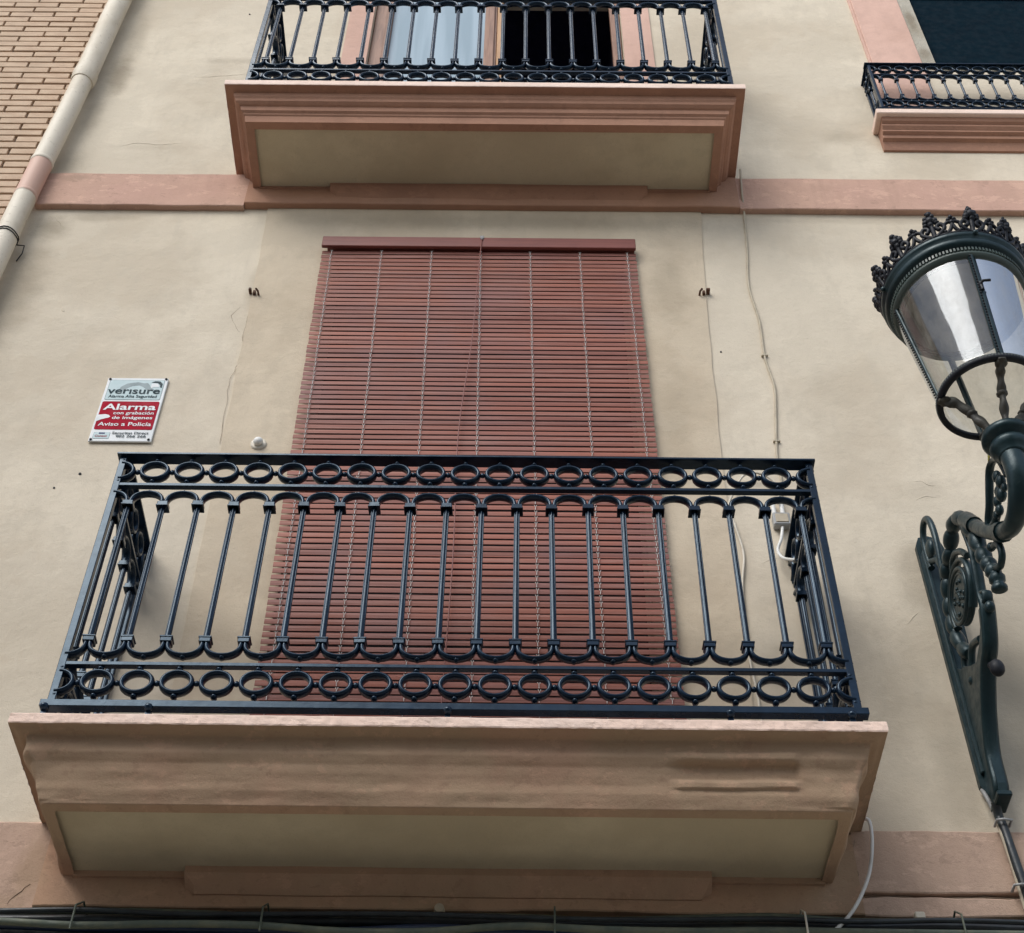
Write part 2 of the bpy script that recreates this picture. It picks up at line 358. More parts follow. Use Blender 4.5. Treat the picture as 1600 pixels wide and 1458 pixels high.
# ------------------------------------------------------------------ the cream building
B = thing('apartment_building', 'cream plastered apartment house with terracotta bands and balcony slabs', 'building', (0, 0, 0))
LX, RX = -2.36, 7.0
holes = [(-.86, .48, 4.42, 7.55), (-.87, .57, 8.30, 10.75), (2.30, 3.6, 9.45, 10.9)]
def wall_with_holes(y, thick=.3):
    xs = sorted({LX, RX, *[h[0] for h in holes], *[h[1] for h in holes]}); zs = sorted({0, 13, *[h[2] for h in holes], *[h[3] for h in holes]})
    b = MB()
    for i in range(len(xs)-1):
        for j in range(len(zs)-1):
            x0, x1, z0, z1 = xs[i], xs[i+1], zs[j], zs[j+1]
            if any(h[0] <= x0 and x1 <= h[1] and h[2] <= z0 and z1 <= h[3] for h in holes): continue
            b.addf([(x0, y, z0), (x1, y, z0), (x1, y, z1), (x0, y, z1)], [(0, 1, 2, 3)])
    for (x0, x1, z0, z1) in holes:
        t = thick
        b.addf([(x0, y, z0), (x0, y+t, z0), (x0, y+t, z1), (x0, y, z1)], [(0, 1, 2, 3)]); b.addf([(x1, y, z0), (x1, y+t, z0), (x1, y+t, z1), (x1, y, z1)], [(3, 2, 1, 0)])
        b.addf([(x0, y, z0), (x1, y, z0), (x1, y+t, z0), (x0, y+t, z0)], [(0, 1, 2, 3)]); b.addf([(x0, y, z1), (x1, y, z1), (x1, y+t, z1), (x0, y+t, z1)], [(3, 2, 1, 0)])
    b.addf([(LX, y, 0), (LX, y+8, 0), (LX, y+8, 13), (LX, y, 13)], [(0, 3, 2, 1)]); b.addf([(RX, y, 0), (RX, y+8, 0), (RX, y+8, 13), (RX, y, 13)], [(0, 1, 2, 3)])
    b.addf([(LX, y, 13), (RX, y, 13), (RX, y+8, 13), (LX, y+8, 13)], [(0, 1, 2, 3)])
    # raised plaster cracks and ridges
    def ridge(pts, r=.0035):
        P = smooth_path([(p[0], r*.55, p[1]) for p in pts], 5)
        P = [p+Vector((noise.noise(p*40)*.006, 0, noise.noise(p*37+Vector((3, 3, 3)))*.006)) for p in P]
        b.tube(P, [r*(.25+.75*math.sin(math.pi*i/(len(P)-1))) for i in range(len(P))], 6)
    ridge([(-2.16, 8.50), (-2.05, 8.51), (-1.98, 8.545), (-1.86, 8.53), (-1.75, 8.545), (-1.66, 8.53)], .005)
    ridge([(-1.95, 9.28), (-1.8, 9.26), (-1.66, 9.27), (-1.5, 9.3), (-1.4, 9.31)], .004)
    ridge([(-2.25, 7.86), (-2.2, 7.80), (-2.18, 7.74)], .004); ridge([(-2.04, 7.14), (-2.02, 7.09), (-2.015, 7.07)], .008)
    ridge([(1.48, 6.0), (1.56, 6.02), (1.6, 5.99), (1.64, 6.01)], .004); ridge([(1.5, 5.9), (1.57, 5.93), (1.62, 5.92)], .004)
    ridge([(1.36, 5.25), (1.4, 5.3), (1.43, 5.33)], .003); ridge([(.88, 5.55), (.93, 5.58), (1.0, 5.6)], .003)
    return b.build('wall', 'wall', B)
wall_with_holes(0)
# plaster surround round the balcony door, a few millimetres proud, with an uneven edge
def surround(pts, y, name='door_surround', mat='surround', amp=.006, back=.01):
    poly = []
    n = len(pts)
    for i in range(n):
        a = Vector((*pts[i], 0)); b = Vector((*pts[(i+1) % n], 0)); L = (b-a).length; k = max(2, int(L/.05))
        for j in range(k):
            p = a.lerp(b, j/k); poly.append((p.x+amp*noise.noise(Vector((p.x*5, p.y*5, 3))), p.y+amp*noise.noise(Vector((p.x*5, p.y*5, 8)))))
    m_ = MB(); nn = len(poly)
    m_.addf([(p[0], y, p[1]) for p in poly]+[(p[0]*1, y+back, p[1]) for p in poly], [tuple(range(nn))]+[(i, (i+1) % nn, nn+(i+1) % nn, nn+i) for i in range(nn)])
    return m_.build(name, mat, B)
surround([(-1.22, 7.93), (-1.2, 7.2), (-1.18, 6.1), (-1.15, 4.38), (-.86, 4.38), (-.86, 7.55), (.48, 7.55), (.48, 4.38), (.79, 4.38), (.80, 6.1), (.83, 7.2), (.865, 7.93)], -.007)
# string courses: slightly wavy plaster bands
def band(name, x0, x1, z0, z1, y=-.032, mat='pink', amp=.007, ledge=True):
    m_ = MB(); n = max(4, int((x1-x0)/.04)); vs = []; fs = []
    for i in range(n+1):
        x = x0+(x1-x0)*i/n; w1 = amp*noise.noise(Vector((x*3, 1, z0)))+amp*.5*noise.noise(Vector((x*14, 1, z0))); w2 = amp*noise.noise(Vector((x*3, 5, z1)))+amp*.5*noise.noise(Vector((x*14, 9, z0)))
        wy = .003*noise.noise(Vector((x*4, z0, 0)))
        vs += [(x, .002, z1+w2+.010), (x, y*.55, z1+w2+.004), (x, y+wy, z1+w2-.006), (x, y+wy, z0+w1+.004), (x, y*.9+wy, z0+w1), (x, .002, z0+w1)]
    for i in range(n):
        for k in range(5): fs.append((i*6+k, i*6+k+1, (i+1)*6+k+1, (i+1)*6+k))
    fs += [tuple(range(6)), tuple(range(n*6, n*6+6))[::-1]]
    m_.addf(vs, fs); return m_.build(name, mat, B)
band('string_course', LX+.02, -1.335, 7.908, 8.195)
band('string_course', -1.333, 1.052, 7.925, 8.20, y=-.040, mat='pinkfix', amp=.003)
band('string_course', 1.054, RX, 7.925, 8.205, amp=.004)
band('string_course', LX+.02, -1.42, 4.085, 4.385, y=-.020, mat='brownband')
band('string_course', -1.418, 1.03, 4.085, 4.37, y=-.034, mat='brownfix', amp=.006)
band('string_course', 1.032, RX, 4.165, 4.385, y=-.026, amp=.006, mat='brownband')
band('string_course', 1.032, RX, 4.085, 4.150, y=-.026, amp=.009, mat='brownband')

# balcony slabs ------------------------------------------------------
def sweep(prof, X0, X1, Y0, seg=.03, lumpy=0., seed=0, patch=None, smooth=False, sub=1, rough=0.):
    """profile of (inset, z) swept along left side, front and right side with mitred corners"""
    if sub > 1:
        q = []
        for a, b in zip(prof[:-1], prof[1:]):
            for j in range(sub): q.append((a[0]+(b[0]-a[0])*j/sub, a[1]+(b[1]-a[1])*j/sub))
        prof = q+[prof[-1]]
    st = []
    nS = max(2, int(-Y0/seg)); nF = max(2, int((X1-X0)/seg))
    for i in range(nS): st.append(('L', i/nS))
    for i in range(nF): st.append(('F', i/nF))
    for i in range(nS+1): st.append(('R', i/nS))
    vs = []; L = len(prof)
    for kind, t in st:
        for (d, z) in prof:
            if kind == 'L': p = Vector((X0+d, (Y0+d)*t, z)); nrm = Vector((-1, 0, -.7))
            elif kind == 'F': p = Vector((X0+d+(X1-X0-2*d)*t, Y0+d, z)); nrm = Vector((0, -1, -.7))
            else: p = Vector((X1-d, (Y0+d)*(1-t), z)); nrm = Vector((1, 0, -.7))
            if lumpy:
                q = Vector((p.x*1.3, p.y*2.2, p.z*6+seed)); h = noise.noise(q)+.30*noise.noise(q*3.1)+.10*noise.noise(q*9); ed = math.exp(-min(abs(p.x-X0), abs(p.x-X1))/.10)*(1 if .055 < d < .115 else 0); h += ed*2.4*noise.noise(Vector((p.x*14, p.y*9, p.z*16+seed)))
                k = 1 if d > .02 else .15
                p = p+nrm*(h*lumpy*k)
                if patch and kind == 'F': p = p+Vector((0, 1, .5))*patch(p)
            if rough: p = p+nrm*rough*(noise.noise(p*28)+.8*noise.noise(p*70)-.4*max(0, noise.noise(p*9)))+Vector((0, 0, rough*.5*noise.noise(p*18)))
            vs.append(p)
    fs = [(i*L+k, (i+1)*L+k, (i+1)*L+k+1, i*L+k+1) for i in range(len(st)-1) for k in range(L-1)]
    return MB().addf(vs, fs, smooth)
def slab(X0, X1, Y0, ztop, prof, lumpy, mats, seed, patch=None, crust=.0015, block=None):
    zf = prof[0][1]
    edge = sweep([(.03, ztop+.002), (.004, ztop), (0, ztop-.005), (0, zf+.004), (.002, zf)], X0, X1, Y0, lumpy=crust, seed=seed, sub=3, seg=.009, rough=crust)
    e = edge
    e.addf([(X0+.02, 0, ztop), (X1-.02, 0, ztop), (X1-.02, Y0+.02, ztop), (X0+.02, Y0+.02, ztop)], [(0, 1, 2, 3)])
    root = e.build('balcony_slab', mats[0], B)
    sweep([(.002, zf+.001)]+prof[1:], X0, X1, Y0, lumpy=lumpy, seed=seed, patch=patch, sub=6 if lumpy > .002 else 1, smooth=lumpy > .002, seg=.012).build('moulding', mats[1], root)
    d, z = prof[-1]; zz = z+.012
    s_ = MB(); n = 40; vs = []
    for i in range(n+1):
        for j in range(9):
            x = X0+d-.018+(X1-X0-2*d+.036)*i/n; y = (Y0+d-.018)*(1-j/8)
            vs.append((x, y, zz+.004*noise.noise(Vector((x*2, y*3, seed)))))
    s_.addf(vs, [(i*9+j, (i+1)*9+j, (i+1)*9+j+1, i*9+j+1) for i in range(n) for j in range(8)], True)
    s_.build('soffit_panel', mats[2], root)
    # narrow terracotta return between panel and wall
    MB().box(X0+d-.01, X1-d+.01, -.045, .0, z-.008, zz+.02).build('wall_return', mats[1], root)
    if block:
        bx0, bx1, dep, zb = block
        q = MB(); y = -dep; n = 50; vs = []
        for i in range(n+1):
            t = i/n; x = bx0+(bx1-bx0)*t; e_ = .05*0
            w_ = .003*noise.noise(Vector((x*4, seed, 0)))
            inset = .0
            vs += [(x, y+w_, zz), (x, y+w_, z-.012+w_), (x+(0.05 if t == 0 else -.05 if t == 1 else 0), -.04, zb+w_), (x, .0, zb)]
        q.addf(vs, [(i*4+k, i*4+k+1, (i+1)*4+k+1, (i+1)*4+k) for i in range(n) for k in range(3)]+[(0, 1, 2, 3), (n*4+3, n*4+2, n*4+1, n*4)])
        q.build('plinth_block', mats[1], root)
    return root
def plast_patch(p):
    # missing strip of render on the right of the lower moulding
    def st(a, b, x): t = max(0, min(1, (x-a)/(b-a))); return t*t*(3-2*t)
    fx = st(.42, .50, p.x+.012*noise.noise(p*20))*(1-st(.80, .815, p.x+.006*noise.noise(p*25)))
    zc = p.z+.004*noise.noise(Vector((p.x*9, 0, 0)))
    return -.006*fx*st(4.318, 4.326, zc)*(1-st(4.340, 4.350, zc)) + .0095*fx*st(4.272, 4.276, zc)*(1-st(4.312, 4.317, zc)) - .008*fx*st(4.244, 4.250, zc)*(1-st(4.266, 4.272, zc))
slab(-1.465, 1.070, -.510, 4.421, [(0, 4.383), (.050, 4.377), (.056, 4.352), (.060, 4.330), (.078, 4.305), (.084, 4.278), (.094, 4.252), (.100, 4.228), (.112, 4.206), (.120, 4.190), (.155, 4.188)],
     .0105, ('pinkworn', 'brownfix', 'soffit'), 3.3, plast_patch, crust=.0024, block=(-.98, .585, .075, 4.125))
slab(-1.416, 1.060, -.510, 8.262, [(0, 8.217), (.042, 8.212), (.045, 8.185), (.052, 8.176), (.056, 8.160), (.070, 8.150), (.079, 8.146), (.084, 8.120), (.095, 8.112), (.098, 8.104), (.104, 8.099), (.110, 8.055), (.150, 8.055)],
     .0012, ('pinkworn', 'pinkup', 'soffit'), 9.1, None, crust=.0008, block=(-.93, .612, .066, 7.975))
# small sill of the right-hand window: thin slab on a wedge-shaped corbel
sill = MB().box(1.822, 4.0, -.131, .0, 8.690, 8.735, .004).build('window_sill', 'pinkworn', B)
prof = [(.0, 8.700), (-.108, 8.6885), (-.100, 8.665), (-.085, 8.655), (-.086, 8.640), (-.070, 8.622), (-.070, 8.610), (-.052, 8.600), (-.050, 8.578), (-.030, 8.570), (-.012, 8.520), (0, 8.517)]
MB().extr(prof, 'x', 1.848, 3.98).build('corbel', 'pinkup', sill)

# upper balcony door --------------------------------------------------
ud = [MB().box(a, b, -.010, .02, 8.262, 11).build('door_surround', 'pinklight', B) for a, b in ((-1.012, -.872), (.571, .735))]
door = MB().box(-.868, -.765, .03, .075, 8.27, 10.74, .004).box(-.800, -.768, .018, .032, 8.27, 10.74, .004).build('balcony_door', 'doorwood', B)
MB().box(.512, .566, .03, .075, 8.27, 10.74, .004).build('door_frame', 'doorwood', door)
MB().box(-.222, -.150, .035, .080, 8.30, 10.74, .004).box(-.765, -.222, .04, .07, 8.27, 8.45, .004).box(-.195, -.165, .02, .036, 8.30, 10.74, .004).build('door_stile', 'doorwood', door)
MB().box(-.149, -.118, .030, .075, 8.30, 10.74, .003).build('door_edge', 'doortan', door)
MB().box(-.764, -.223, .052, .058, 8.45, 10.74).build('pane', 'winglass', door)
MB().tube([(-.135, .03, 8.93), (-.135, .0, 8.93), (-.12, -.005, 8.93), (-.09, -.005, 8.925)], .006, 8).build('door_handle', 'metal', door)
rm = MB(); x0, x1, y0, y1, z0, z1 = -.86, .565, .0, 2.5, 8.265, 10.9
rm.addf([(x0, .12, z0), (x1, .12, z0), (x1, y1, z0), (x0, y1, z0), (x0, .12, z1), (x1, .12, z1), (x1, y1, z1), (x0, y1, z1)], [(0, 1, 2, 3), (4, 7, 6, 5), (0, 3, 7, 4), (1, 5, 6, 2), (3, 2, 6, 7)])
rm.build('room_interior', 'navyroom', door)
# right-hand window: pink frame, weathered jamb, dark roller shade
wf = MB().box(1.945, 2.222, -.018, .01, 8.735, 11.2, .003).box(1.930, 1.944, -.010, .01, 8.735, 11.2).build('window', 'pinklight', B)
MB().box(2.222, 2.300, -.008, .05, 9.42, 11.2).box(2.30, 3.6, -.006, .04, 9.40, 9.448).build('jamb', 'stone', wf)
MB().box(2.302, 3.598, .030, .036, 9.452, 10.37).build('roller_shade', 'teal', wf)
MB().box(2.302, 3.598, .02, .075, 10.37, 10.88).build('shade_box', 'navyroom', wf)
# balcony door behind the blind
bd = MB().box(-.858, .478, .18, .22, 4.42, 7.548).build('balcony_door', 'dark', B)
MB().box(-.78, -.24, .165, .178, 4.6, 7.4, .01).build('pane', 'dark', bd)

# ------------------------------------------------------------------ brick building to the left
K = thing('brick_building', 'pale yellow brick building beyond the drainpipe', 'building', (-4, .03, 0))
MB().box(-9, LX-.004, .034, 6, 0, 13).build('mortar_backing', 'mortar', K)
bk = MB(); row = .0625; k = 0; z = 6.2
while z < 12.9:
    off = (k % 2)*.13+.028*math.sin(k*1.7); x = LX-.006-.26*((k % 2)*.5) - .0
    xs = x if k % 2 else x
    x = LX-.006; first = .13 if k % 2 else .26
    while x > -4.6:
        L = (first if x > LX-.01 else .262)
        w0 = x-L+.012
        j = lambda s: random.uniform(-s, s)
        bk.box(w0+j(.002), x+j(.002), .016+j(.0025), .05, z+.006+j(.0012), z+row-.006+j(.0012), .002)
        x -= L
    z += row; k += 1
bk.build('brickwork', 'brick', K)
MB().box(-9, LX-.006, .018, .034, 0, 6.2).build('lower_wall', 'brick', K)

# ------------------------------------------------------------------ drainpipe
D = thing('drainpipe', 'cream painted drainpipe with a terracotta stretch running down the corner', 'drainpipe', (-2.37, -.08, 0))
pc = lambda z: (-2.372+.012*(z-7.5)+.004*math.sin(z*3), -.078, z)
pp = [pc(z*.1) for z in range(0, 79)]
MB().tube([pc(i*.1) for i in range(0, 92)], .0535, 20).build('lower_pipe', 'pipe', D)
MB().tube([pc(9.08+i*.1) for i in range(0, 39)], [.0625]+[.0605]*38, 20).build('upper_pipe', 'pipe', D)
MB().tube([pc(9.03), pc(9.06), pc(9.085), pc(9.12)], [.0580, .0635, .0655, .0655], 20).build('socket_collar', 'pipe', D)
MB().tube([pc(8.185), pc(8.19), pc(8.21), pc(8.215)], [.054, .0575, .0575, .054], 20).build('coupling', 'pipe', D)
MB().tube([pc(7.885), pc(7.89), pc(7.905), pc(7.91)], [.054, .0565, .0565, .054], 20).build('coupling', 'pipe', D)
for zc, rr in ((7.535, .0025), (7.552, .0025)):
    c = pc(zc)
    MB().tube([(c[0]+.056*math.cos(a*.314), c[1]+.056*math.sin(a*.314), zc+.004*math.sin(a*.9)) for a in range(20)], rr, 6, closed=True).build('wire_tie', 'dark', D)
MB().tube([(-2.33, -.04, 7.54), (-2.30, -.03, 7.55), (-2.30, -.02, 7.50), (-2.32, -.005, 7.46)], .003, 6).build('tie_end', 'dark', D)

# ------------------------------------------------------------------ balcony railings
def ring_mesh(rx, rz, dep, th, half=0, knob=True, pitch=.119, gapz=.01):
    b = MB(); n = 36
    if half == 0: pts = [((rx-th)*math.cos(2*math.pi*i/n), 0, (rz-th)*math.sin(2*math.pi*i/n)) for i in range(n)]; b.tube(pts, [(dep, th)]*n, 10, closed=True, flat=(0, 1, 0))
    else: pts = [(half*(rx-th)*math.cos(math.pi*(i/18-.5)), 0, (rz-th)*math.sin(math.pi*(i/18-.5))) for i in range(19)]; b.tube(pts, [(dep, th)]*19, 10, flat=(0, 1, 0))
    if knob:
        for sz in (1, -1): b.ball((0 if half == 0 else half*.004, 0, sz*(rz+gapz*.45)), (.0105, dep*.9, gapz*.75), 10)
        for sx in ((1, -1) if half == 0 else (half,)):
            b.ball((sx*pitch/2, 0, 0), (.010, .009, .010), 8)
    return b
def arch_mesh(w_, h, dep, th, half=0, up=1):
    b = MB(); pts = []
    for i in range(21):
        t = i/20; a = math.pi*t
        pts.append((-w_*math.cos(a), 0, up*h*(math.sin(a)**.8)))
    if half == 1: pts = pts[10:]
    if half == -1: pts = pts[:11]
    b.tube(pts, [(dep, th)]*len(pts), 8, flat=(0, 1, 0))
    b.ball((0, 0, up*(h+.006)), (.011, dep*.8, .007), 8)
    return b
def railing(label, x0, x1, Y, zb, zt, nF, nS, k=1.0, feet=(), small=False, group=None, ybase=0.):
    """x0,x1 = corner post centres; Y = front plane; zb = top of base strip... all heights derived"""
    root = thing('iron_railing', label, 'railing', ((x0+x1)/2, Y, zb-.05), group)
    xc = (x0+x1)/2; base = zb-.05; H = zt-zb
    if not small:
        Zk = dict(hr=(1.095, 1.105), ring1=1.026, rr=.0475, bar1=(.949, .963), asp1=.869, ah1=.048, c1=(.846, .869), c2=(.240, .262), asp2=.238, ah2=.045, bar2=(.148, .162), ring2=.085, base=(-.015, .010))
    else:
        s_ = .50
        Zk = dict(hr=(.482, .490), ring1=.440, rr=.034, bar1=(.379, .386), asp1=.335, ah1=.036, c1=(.313, .334), c2=(.140, .158), asp2=.139, ah2=.034, bar2=(.090, .097), ring2=.055, base=(.008, .016))
    z = lambda v: zb+v-base-.0      # local z; v measured from slab top reference zb
    pF = (x1-x0)/nF; pS = abs(Y-ybase)/nS; q = .42 if small else 1.
    dep, th = .0165*(.7 if small else 1), .0084*(.6 if small else 1)
    def lx(x): return x-xc
    # horizontal members
    def bars(name, z0, z1, d, over=0., b=.0015):
        m1 = MB().box(lx(x0)-over, lx(x1)+over, -d, d, z(z0), z(z1), b).build(name, 'iron', root, local=True)
        for sx in (-1, 1):
            xx = lx(x0) if sx < 0 else lx(x1)
            MB().box(xx-d, xx+d, d+.001, abs(Y-ybase), z(z0), z(z1), b).build(name, 'iron', root, local=True)
    bars('handrail', *Zk['hr'], .025*(q**.3), .022); bars('crossbar', *Zk['bar1'], .0105*(q**.4)); bars('crossbar', *Zk['bar2'], .0105*(q**.4))
    bars('bottom_rail', *Zk['base'], .016*(q**.4), .03)
    for xx in (lx(x0), lx(x1)):
        MB().box(xx-.012*q**.5, xx+.012*q**.5, -.012, .012, z(Zk['base'][1]), z(Zk['hr'][0]), .002).build('corner_post', 'iron', root, local=True)
        MB().box(xx-.008, xx+.008, abs(Y-ybase)-.018, abs(Y-ybase)-.002, z(0.02), z(Zk['hr'][0]), .002).build('wall_post', 'iron', root, local=True)
    for fx in feet:
        MB().ball((lx(fx), -.012, z(-.016)), (.014, .014, .012), 14).box(lx(fx)-.008, lx(fx)+.008, -.008, .008, z(-.075), z(-.01)).build('foot', 'iron', root, local=True)
    # meshes shared by the copies
    def variants(p):
        rx = p/2*.90
        return dict(
            ring=ring_mesh(rx, Zk['rr'], dep, th, 0, True, p, .006 if small else .011).mesh('ring', 'iron'),
            ringL=ring_mesh(rx, Zk['rr'], dep, th, 1, True, p, .006 if small else .011).mesh('ring', 'iron'), ringR=ring_mesh(rx, Zk['rr'], dep, th, -1, True, p, .006 if small else .011).mesh('ring', 'iron'),
            a1=arch_mesh(p/2-th*.8, Zk['ah1'], dep, th).mesh('arch', 'iron'), a1L=arch_mesh(p/2-th*.8, Zk['ah1'], dep, th, 1).mesh('arch', 'iron'), a1R=arch_mesh(p/2-th*.8, Zk['ah1'], dep, th, -1).mesh('arch', 'iron'),
            a2=arch_mesh(p/2-th*.8, Zk['ah2'], dep, th, 0, -1).mesh('arch', 'iron'), a2L=arch_mesh(p/2-th*.8, Zk['ah2'], dep, th, 1, -1).mesh('arch', 'iron'), a2R=arch_mesh(p/2-th*.8, Zk['ah2'], dep, th, -1, -1).mesh('arch', 'iron'))
    vF = variants(pF); vS = variants(pS)
    br = .0092 if not small else .0058
    zc1, zc2 = Zk['c1'], Zk['c2']
    bmesh_ = MB()
    zz0, zz1 = zc2[1], zc1[0]; n = 8
    bmesh_.tube([(0, 0, zz0+(zz1-zz0)*i/n) for i in range(n+1)], [br*(1.12-.2*i/n) for i in range(n+1)], 12)
    # shallow flutes: three slim ribs on the bar
    for a in (-150, -90, -30, 90): bmesh_.tube([(br*.93*math.cos(R_(a)), br*.93*math.sin(R_(a)), zz0+(zz1-zz0)*i/4) for i in range(5)], br*.26, 6)
    bme = bmesh_.mesh('baluster', 'iron')
    cw = .0180 if not small else .0100
    def coll(h, flip):
        b = MB().box(-cw, cw, -cw, cw, -h/2, h/2, .002)
        b.box(-cw*1.12, cw*1.12, -cw*1.12, cw*1.12, (-h/2 if flip else h/2-.006), (-h/2+.006 if flip else h/2), .001)
        return b.mesh('collar', 'iron')
    cm1 = coll(zc1[1]-zc1[0], True); cm2 = coll(zc2[1]-zc2[0], False)
    def run(nn, p, V, place, rz):
        for i in range(nn):
            o = inst('baluster', bme, root, place((i+.5)*p, z(0)), rz+random.uniform(-.04, .04)); 
            o.rotation_euler.x = random.uniform(-.003, .003); o.rotation_euler.y = random.uniform(-.003, .003)
            inst('collar', cm1, o, (0, 0, (zc1[0]+zc1[1])/2)); inst('collar', cm2, o, (0, 0, (zc2[0]+zc2[1])/2))
        for i in range(nn+1):
            key = 'L' if i == 0 else 'R' if i == nn else ''
            for zr in (Zk['ring1'], Zk['ring2']):
                o = inst('ring', V['ring'+key], root, place(i*p, z(zr)+random.uniform(-.0008, .0008)), rz)
            inst('arch', V['a1'+key], root, place(i*p, z(Zk['asp1'])), rz); inst('arch', V['a2'+key], root, place(i*p, z(Zk['asp2'])), rz)
    run(nF, pF, vF, lambda t, zz: (lx(x0)+t, 0, zz), 0)
    run(nS, pS, vS, lambda t, zz: (lx(x0), t, zz), R_(90)); run(nS, pS, vS, lambda t, zz: (lx(x1), t, zz), R_(90))
    return root
railing('wide dark iron balcony railing in front of the brown slatted blind', -1.373, 1.006, -.462, 4.488, 5.6, 20, 4, feet=(-1.387, -1.08, -.201, .629, .985))
railing('dark iron balcony railing at the top of the photo before the open door', -1.327, 1.007, -.455, 8.305, 9.41, 20, 4, feet=(-1.3, -.2, .95))
railing('low dark iron window railing on the small sill at upper right', 1.863, 3.955, -.118, 8.738, 9.2, 25, 1, small=True)

# ------------------------------------------------------------------ the slatted blind
BL = thing('slatted_blind', 'reddish brown slatted wooden blind hanging over the balcony door', 'window blind', (-.19, -.05, 7.7))
bx0, bx1, ztop, zbot = -.900, .545, 7.527, 4.47
MB().box(bx0-.018, bx1-.015, -.062, -.045, 7.528, 7.606, .003).box(bx0+.004, bx1-.019, -.045, -.009, 7.555, 7.60).build('valance', 'valance', BL)
sb = MB(); pitch = .0310; nz = int((ztop-zbot)/pitch); wv = lambda x, z: 0
for i in range(nz):
    zc = ztop-.016-i*pitch; tl = R_(3+random.uniform(-2.5, 2.5)); h = .0118 + random.uniform(-.0005, .0005); th = .0013; dx = random.uniform(-.0018, .0018); sag = random.uniform(-.0015, .0015); tz = random.choice((1, 1, 1, 2.5))*random.uniform(-.0018, .0018)
    vs = []
    n = 12; xl = -.914+(7.45-zc)*.014; xr = .530+(7.45-zc)*.011
    for j in range(n+1):
        x = xl+dx+(xr-xl)*j/n; zs = zc+sag*math.sin(math.pi*j/n)+tz*(j/n-.5)+.0011*noise.noise(Vector((x*2.5, zc*9, 0)))
        for (a, t) in ((1, 0), (.0, .0012), (-1, 0), (-1, -th*2), (0, .0012-th*2), (1, -th*2)):
            y = -.036-(-a)*h*math.sin(tl)*1. ; 
            vs.append((x, -.036+a*h*math.sin(tl)-t, zs+a*h*math.cos(tl)))
    fs = [(j*6+k, j*6+(k+1) % 6, (j+1)*6+(k+1) % 6, (j+1)*6+k) for j in range(n) for k in range(6)]+[tuple(range(6)), tuple(range(n*6, n*6+6))[::-1]]
    sb.addf(vs, fs)
sb.build('slat_panel', 'slat', BL)
for i, x0c in enumerate((-.870, -.640, -.410, -.183, .045, .272, .490)):
    c = MB()
    for k in range(nz):
        zc = ztop-.016-k*pitch; j = random.uniform(-.002, .002); y = -.0405; x = x0c+(7.45-zc)*(.016+(-.006)*i/6)
        r = .0014
        c.tube([(x-.0045+j, y, zc+.011), (x+j, y-.002, zc-.002), (x+.0045+j, y, zc+.011)], r, 5)
        c.tube([(x+j, y-.002, zc-.002), (x+j*.5, y, zc-.014)], r, 5)
    c.build('ladder_cord', 'white', BL)
MB().tube(smooth_path([(-.180, -.066, 7.60), (-.19, -.066, 7.3), (-.205, -.062, 6.8), (-.24, -.060, 6.2), (-.235, -.06, 5.5), (-.25, -.06, 4.7)]), .0024, 6).build('pull_cord', 'valance', BL)
MB().box(-.189, -.171, -.068, -.060, 7.592, 7.612, .002).ball((-.180, -.066, 7.585), .006, 8).build('cord_bracket', 'metal', BL)

# ------------------------------------------------------------------ alarm sign
SG = thing('alarm_sign', 'small white and red alarm warning plate on the cream wall at left', 'sign', (-1.59, -.012, 6.396))
sx0, sx1, sz0, sz1 = -1.716, -1.464, 6.195, 6.599
W_, H_ = sx1-sx0, sz1-sz0
U = lambda u: sx0+u*W_
Vv = lambda v: sz1-v*H_
MB().box(sx0, sx1, -.012, -.003, sz0, sz1, .002).build('plate', 'signwhite', SG)
def rrect(u0, u1, v0, v1, r=.03, n=5):
    pts = []
    for cx, cy, a in ((u1-r, v0+r*.62, -90), (u1-r, v1-r*.62, 0), (u0+r, v1-r*.62, 90), (u0+r, v0+r*.62, 180)):
        for i in range(n+1):
            t = R_(a+90*i/n); pts.append((cx+r*math.cos(t), cy+r*.62*math.sin(t)))
    return pts
def decal(poly, mat, name, y=-.0127, t=.0006):
    MB().extr([(U(p[0]), Vv(p[1])) for p in poly], 'y', y, y+t).build(name, mat, SG)
decal(rrect(.045, .955, .035, .36), 'signgrey', 'panel_rim', -.0126, .0005); decal(rrect(.055, .945, .042, .353), 'signblue', 'upper_panel', -.0132, .0005)
decal([(.22, .23), (.26, .15), (.34, .10), (.42, .085), (.52, .075), (.62, .09), (.68, .085), (.72, .12), (.76, .17), (.82, .19), (.78, .205), (.70, .20), (.62, .15), (.55, .125), (.45, .135), (.38, .165), (.32, .20), (.27, .235)], 'signgrey', 'wave_mark', -.0136, .0004)
decal([(.74, .075), (.80, .055), (.88, .06), (.93, .10), (.93, .165), (.90, .155), (.89, .115), (.84, .085), (.78, .082)], 'ink', 'arc_mark', -.0140, .0004)
decal([(.745, .10), (.80, .09), (.86, .105), (.885, .15), (.80, .15), (.755, .17)], 'signwhite', 'arc_fill', -.0142, .0004)
decal(rrect(.035, .965, .385, .825), 'signred', 'red_panel', -.0132, .0005)
decal([(.035, .60), (.14, .59), (.20, .60), (.235, .625), (.21, .645), (.16, .655), (.10, .672), (.035, .70)], 'signwhite', 'hand_mark', -.0138, .0005)
decal(rrect(.055, .32, .865, .965, .02), 'signgrey', 'badge_rim', -.0126, .0005); decal(rrect(.062, .313, .869, .961, .02), 'signblue', 'badge', -.0132, .0005)
decal([(.14, .875), (.235, .875), (.235, .892), (.14, .892)], 'navy', 'badge_bar', -.0138, .0005)
